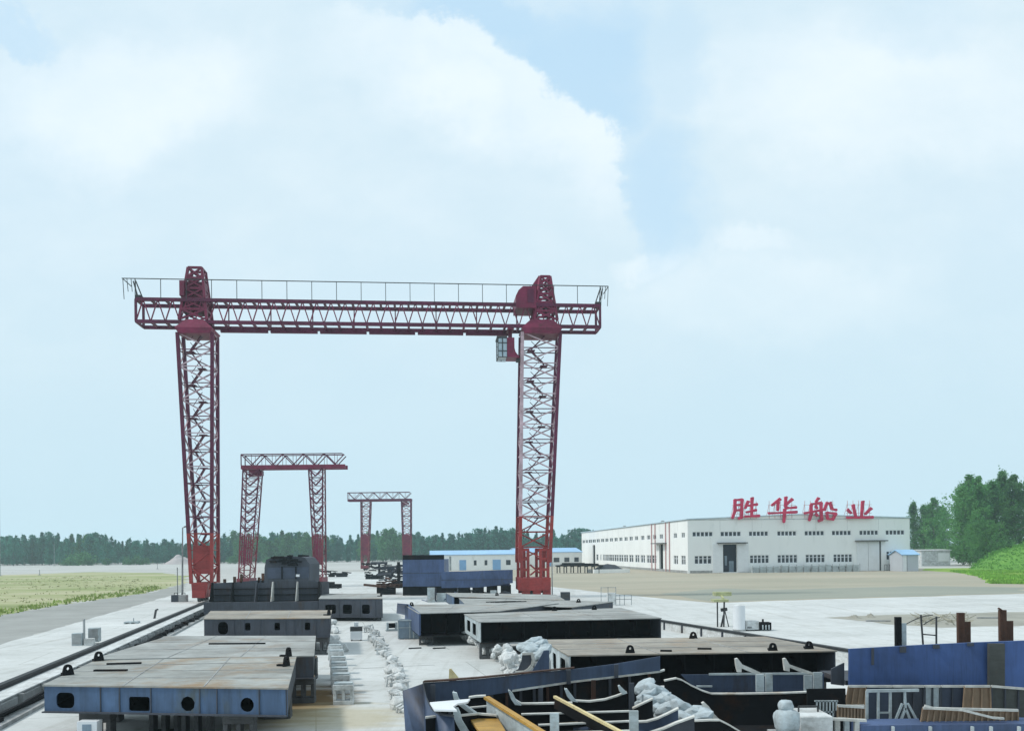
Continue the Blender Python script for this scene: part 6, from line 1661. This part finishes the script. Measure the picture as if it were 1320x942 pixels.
# yard bench between, white big bag and block at bottom right
bb_ = thing('bulk_bag', 'big white bulk bag at the bottom, left of the brown panels', 'bag', (P(1014, 930, 17.6).x, 17.6, 0), 0)
def lump(parent, name, c, r, m, seed):
    bm = bmesh.new(); bmesh.ops.create_icosphere(bm, subdivisions=3, radius=1); mb = MB()
    for v in bm.verts:
        p = v.co * (1 / max(abs(x) for x in v.co)) ** .5; p *= 1 + .15 * noise.noise(v.co * 2 + Vector((seed, 0, 0)))
        v.co = Vector((c[0] + p.x * r[0], c[1] + p.y * r[1], c[2] + p.z * r[2]))
    mb.add([v.co.copy() for v in bm.verts], [[v.index for v in f.verts] for f in bm.faces], 0, True); bm.free(); return mb.build(name, M[m], parent, world=True)
c = P(1014, 928, 17.6); lump(bb_, 'bag_body', c, (.24, .22, .24), 'sack', 1); c = P(1013, 909, 17.6); lump(bb_, 'bag_neck', c, (.14, .13, .11), 'sack', 2)
mb = MB(); x = P(1014, 945, 17.6).x; mb.bb(x - .3, x + .3, 17.3, 17.9, 0, P(1014, 943, 17.6).z); mb.build('pallet_base', M['conc_grey'], bb_, world=True)
cbk = thing('concrete_block', 'pale flat-topped concrete block at the bottom edge beside the white bulk bag', 'concrete block', (P(1052, 935, 18).x, 18, 0), 0)
mb = MB(); a, b = P(1031, 923, 18), P(1074, 923, 18); mb.bb(a.x, b.x, 18, 19, 0, a.z); mb.build('block', M['conc'], cbk, world=True, bevel=.02)
mb = MB(); p = (a + b) / 2 + Vector((0, .5, 0)); mb.bar(p - Vector((.2, 0, 0)), p + Vector((-.2, 0, .12)), .03); mb.bar(p + Vector((.2, 0, 0)), p + Vector((.2, 0, .12)), .03); mb.bar(p + Vector((-.2, 0, .12)), p + Vector((.2, 0, .12)), .03); mb.build('lifting_loop', M['thin_dark'], cbk, world=True)

# ---- big blue panel at right with rusty posts
bp = thing('hull_section', 'large flat bright blue hull panel standing upright at the lower right', 'ship block', (P(1200, 860, 21).x, 21, 0), 0)
Y = 21.0
poly = [(1095, 836), (1140, 833.5), (1205, 830), (1262, 827.5), (1330, 825), (1420, 821), (1420, 900), (1330, 897), (1284, 890), (1095, 886)]
mb = MB(); mb.plate([(P(x, y, Y).x, P(x, y, Y).z) for x, y in poly], [], lambda p, q, tt: Vector((p, Y + tt, q)), .08); bpo = mb.build('panel_plate', M['panel_blue'], bp, world=True)
for px, l in ((1125, 22), (1164, 8), (1207, 5), (1251, 4)):
    mb = MB(); mb.bar(P(px, 836 - (px - 1095) * .05, Y - .03), P(px, 836 - (px - 1095) * .05 + l, Y - .03), .05 if px < 1130 else .14, .04, up=(0, 1, 0)); mb.build('clip', M['grey_primer'], bpo, world=True)
mb = MB(); mb.bar(P(1284, 829, Y - .12), P(1284, 890, Y - .12), .36, .1, up=(0, 1, 0)); mb.build('patch_plate', mat('olive_primer', (.06, .065, .06), .7, .3, 1.0, rust=.3), bpo, world=True)
mb = MB(); a = P(1080, 852, Y - .3); 
tp = [(P(x, y, Y - .02).x, P(x, y, Y - .02).z) for x, y in ((1078, 864), (1095, 856), (1095, 886), (1078, 884))]; mb.plate(tp, [], lambda p, q, tt: Vector((p, Y + .3 + tt, q)), .05); mb.build('side_gusset', M['grey_primer'], bp, world=True)
for px in (1110, 1200, 1290, 1380):
    mb = MB(); x = P(px, 890, Y).x; mb.bb(x - .1, x + .1, Y + .1, Y + .35, 0, P(px, 880, Y).z); mb.build('strut', M['dark'], bp, world=True)
# far edge plates of the panel (a box behind it)
mb = MB(); x0, x1 = P(1098, 840, Y).x, P(1420, 840, Y).x
mb.bb(x0, x1, Y + .4, Y + 2.2, P(1095, 886, Y).z, P(1095, 880, Y).z); mb.build('shelf_plate', M['grey_primer'], bp, world=True)
for i, (x0, x1, xw, y0, y1, m2, lab) in enumerate(((1155, 1162.5, 1169, 795, 803, 'pale', 'dark post with a pale plate at its right, left of the thin ladder'),
                                          (1235.5, 1244, 1252, 789.5, 801, 'rust', 'rusty steel post in the middle, behind the top of the blue hull panel'),
                                          (1289.5, 1298, 1307, 786, 800, 'rust', 'rusty steel post with a bent tip near the right edge'))):
    Y2 = 22.6; g = P((x0 + xw) / 2, 830, Y2); o = thing('steel_post', lab, 'post', (g.x, Y2, 0), 0)
    Xp = lambda px: P(px, 815, Y2).x; zt_ = P(x0, y0, Y2).z; zw = P(x1, y1, Y2).z
    mb = MB(); mb.bb(Xp(x0), Xp(x1), Y2, Y2 + .1, 0, zt_); mb.build('post_web', M['rust' if i else 'dark'], o, world=True)
    mb = MB(); mb.bb(Xp(x1), Xp(xw), Y2 + .02, Y2 + .06, 0, zw); mb.build('post_flange', M[m2], o, world=True)
    if i == 2:
        mb = MB(); mb.bar(P(1292, 787, Y2), P(1287, 783.5, Y2), .06, .04); mb.build('bent_tip', M['rust'], o, world=True)
Y2 = 22.2; o = thing('ladder', 'thin dark ladder leaning behind the blue hull panel between the posts', 'ladder', (P(1197, 830, Y2).x, Y2, 0), 0)
for pa, pb in (((1187, 792), (1190, 832)), ((1207, 794), (1207, 831))):
    mb = MB(); a, b = P(*pa, Y2), P(*pb, Y2); d = b - a; mb.bar(a, a + d * (a.z / -d.z), .035, .035); mb.build('rail', M['thin_dark'], o, world=True)
for py in (817, 838, 858):
    mb = MB(); mb.bar(P(1189, py, Y2), P(1207, py + 1.5, Y2), .03, .03); mb.build('rung', M['thin_dark'], o, world=True)

# ---- trestles and brown panels below the blue panel
Yt = 19.4
tr = thing('white_trestle', 'pale steel trestle with an A-shaped middle, below the blue hull panel', 'trestle', (P(1150, 932, Yt).x, Yt, 0), 0)
mb = MB()
for x, y0 in ((1117.5, 908), (1132, 906), (1147.5, 906)): mb.bar(P(x, y0 - 18, Yt), P(x, 931, Yt), .05, .05, up=(0, 1, 0))
for pa, pb in (((1163, 906), (1154, 928)), ((1170, 906), (1182, 928)), ((1167, 912), (1160, 931)), ((1167, 912), (1175, 931))): mb.bar(P(*pa, Yt), P(*pb, Yt), .045, .05, up=(0, 1, 0))
mb.bar(P(1108, 932, Yt), P(1184, 932, Yt), .07, .06); mb.bar(P(1132, 918, Yt), P(1148, 918, Yt), .035, .035); mb.bar(P(1117, 890, Yt), P(1184, 889, Yt), .06, .06); mb.bar(P(1166, 889, Yt), P(1167, 912, Yt), .045, .05, up=(0, 1, 0))
mb.build('frame_bars', M['pale'], tr, world=True)
for px in (1120, 1178):
    mb = MB(); x = P(px, 935, Yt).x; mb.bar((x, Yt, 0), (x, Yt, P(px, 931, Yt).z), .08); mb.build('leg', M['pale'], tr, world=True)
def brown(label, quad, Y, ribs, m, legs=True):
    o = thing('ribbed_panel', label, 'steel panel', (P(quad[0][0], quad[0][1], Y).x, Y, 0), 0)
    mb = MB(); mb.plate([(P(x, y, Y).x, P(x, y, Y).z) for x, y in quad], [], lambda p, q, tt: Vector((p, Y + tt, q)), .05); po = mb.build('sheet', M[m], o, world=True)
    (xa, ya), (xb, yb_), (xc, yc), (xd, yd) = quad; mb = MB()
    for k in range(ribs + 1):
        f = k / ribs; mb.bar(P(xa + (xb - xa) * f, ya + (yb_ - ya) * f, Y - .03), P(xd + (xc - xd) * f, yd + (yc - yd) * f, Y - .03), .03, .04, up=(0, 1, 0))
    mb.build('rib', M['brown' if m == 'brown' else 'grey_primer'], po, world=True)
    mb = MB(); mb.bar(P(xa, ya, Y - .05), P(xb, yb_, Y - .05), .05, .05); mb.bar(P(xd, yd, Y - .05), P(xc, yc, Y - .05), .05, .05); mb.build('edge_bar', M['edge'], po, world=True)
    if legs:
        for px in (xa + 3, xb - 3):
            mb = MB(); x = P(px, ya, Y).x; mb.bb(x - .06, x + .06, Y + .06, Y + .18, 0, P(px, (ya + yd) / 2, Y).z); mb.build('leg', M['dark'], o, world=True)
    return o
brown('small brown ribbed panel left of the pale trestle', [(1080, 909), (1114, 911), (1114, 928), (1080, 925)], 18.8, 8, 'brown')
brown('long low brown ribbed panel at the bottom right', [(1190, 912), (1312, 915), (1312, 931), (1187, 932)], 18.6, 16, 'brown')
M['olive'] = bpy.data.materials['olive_primer']; M['slate'] = bpy.data.materials['slate_primer']
brown('upright tan panel hanging under the left end of the blue panel', [(1094, 884), (1116, 884), (1114, 909), (1090, 909)], 20.2, 3, 'brown')
brown('upright tan panel hanging under the right part of the blue panel', [(1244, 884), (1276, 884), (1278, 934), (1240, 934)], 20.2, 3, 'brown')
brown('pale grey upright panel under the middle of the blue panel', [(1192, 884), (1212, 884), (1212, 934), (1192, 934)], 20.3, 2, 'pale')
brown('slate upright panel behind the upright bars of the pale trestle', [(1117, 884), (1150, 884), (1150, 936), (1116, 936)], 20.25, 2, 'slate')
brown('near-black upright panel behind the A of the pale trestle', [(1151, 884), (1191, 884), (1191, 936), (1151, 936)], 20.25, 3, 'grey_primer')
brown('slate upright panel between the pale and the tan upright panels', [(1213, 884), (1243, 884), (1240, 934), (1213, 934)], 20.32, 2, 'slate')
brown('olive-grey upright panel at the right edge under the blue panel', [(1278, 884), (1330, 888), (1330, 934), (1279, 934)], 20.2, 3, 'olive')
cv = thing('bent_pipe', 'thin pale bent pipe lying over the long brown ribbed panel', 'pipe', (P(1230, 915, 18.4).x, 18.4, 0), 0)
mb = MB(); mb.path([P(x, y, 18.4) for x, y in ((1192, 909), (1205, 912.5), (1222, 913.5), (1240, 914.5), (1262, 920), (1280, 924.5), (1294, 925.5))], .045, .045, up=(0, 1, 0)); mb.build('pipe', M['edge'], cv, world=True)
# lower blue block carrying all of that
lb = thing('hull_section', 'dark blue hull section along the bottom edge, under the brown panels and the pale trestle', 'ship block', (P(1210, 940, 18).x, 18.0, 0), 0)
mb = MB(); a, b = P(1108, 933.5, 18.3), P(1420, 931, 18.3); mb.bb(a.x, b.x, 18.2, 18.9, .6, a.z); mb.build('shell_plate', M['hull_blue'], lb, world=True)
for px in (1150, 1198, 1252, 1276, 1312):
    mb = MB(); p = P(px, 934, 18.2); mb.bb(p.x - .02, p.x + .02, 18.12, 18.198, .65, p.z - .02); mb.build('stiffener', M['pale'], lb, world=True)
mb = MB(); mb.bb(a.x + .3, b.x - .3, 18.3, 18.8, 0, .598); mb.build('support', M['dark'], lb, world=True)
# dark slatted rack left of the panels
rk = thing('slatted_rack', 'dark rack with thin upright rods between the bulk bag and the small brown panel', 'rack', (P(1062, 920, 19).x, 19.4, 0), 0)
mb = MB(); a, b = P(1041, 924, 19.8), P(1090, 887, 19.8); mb.bb(a.x, b.x, 19.8, 19.86, 0, b.z); mb.build('back_plate', M['dark'], rk, world=True)
mb = MB()
for k in range(7): px = 1053 + k * 4.2; mb.bar(P(px, 902, 19.4), P(px, 924, 19.4), .03, .03, up=(0, 1, 0))
mb.bar(P(1050, 903, 19.4), P(1080, 903, 19.4), .03); mb.bar(P(1050, 917, 19.4), P(1080, 917, 19.4), .03); mb.build('rods', M['pale'], rk, world=True)
pr_ = thing('prop_stand', 'short pale prop stand with posts under the small brown panel at the bottom edge', 'stand', (P(1095, 935, 18.3).x, 18.3, 0), 0)
mb = MB(); mb.bar(P(1070, 926, 18.3), P(1116, 928, 18.3), .1, .05); mb.build('top_bar', M['edge'], pr_, world=True)
for px, m in ((1079, 'edge'), (1091, 'pale'), (1104, 'edge')):
    mb = MB(); x = P(px, 930, 18.3).x; mb.bb(x - .05, x + .05, 18.26, 18.34, 0, P(px, 928, 18.3).z); mb.build('post', M[m], pr_, world=True)
# ------------------------------------------------------------------ hazy air
if HAZE > 0:
    mb = MB(); mb.bb(-2700, 2700, -80, 2700, -1.0, 40.0)
    m = bpy.data.materials.new('haze_air'); m.use_nodes = True; t = m.node_tree
    for n in list(t.nodes):
        if n.type != 'OUTPUT_MATERIAL': t.nodes.remove(n)
    pv = t.nodes.new('ShaderNodeVolumePrincipled'); pv.inputs['Color'].default_value = (.74, .93, 1.0, 1); pv.inputs['Density'].default_value = HAZE; pv.inputs['Anisotropy'].default_value = 0.2
    t.links.new(pv.outputs[0], [n for n in t.nodes if n.type == 'OUTPUT_MATERIAL'][0].inputs['Volume'])
    tag(mb.build('haze', m), 'thin bluish haze in the air over the yard', 'haze', kind='stuff')
SC.cycles.use_denoising = True
SC.cycles.max_bounces = 8; SC.cycles.volume_bounces = 1
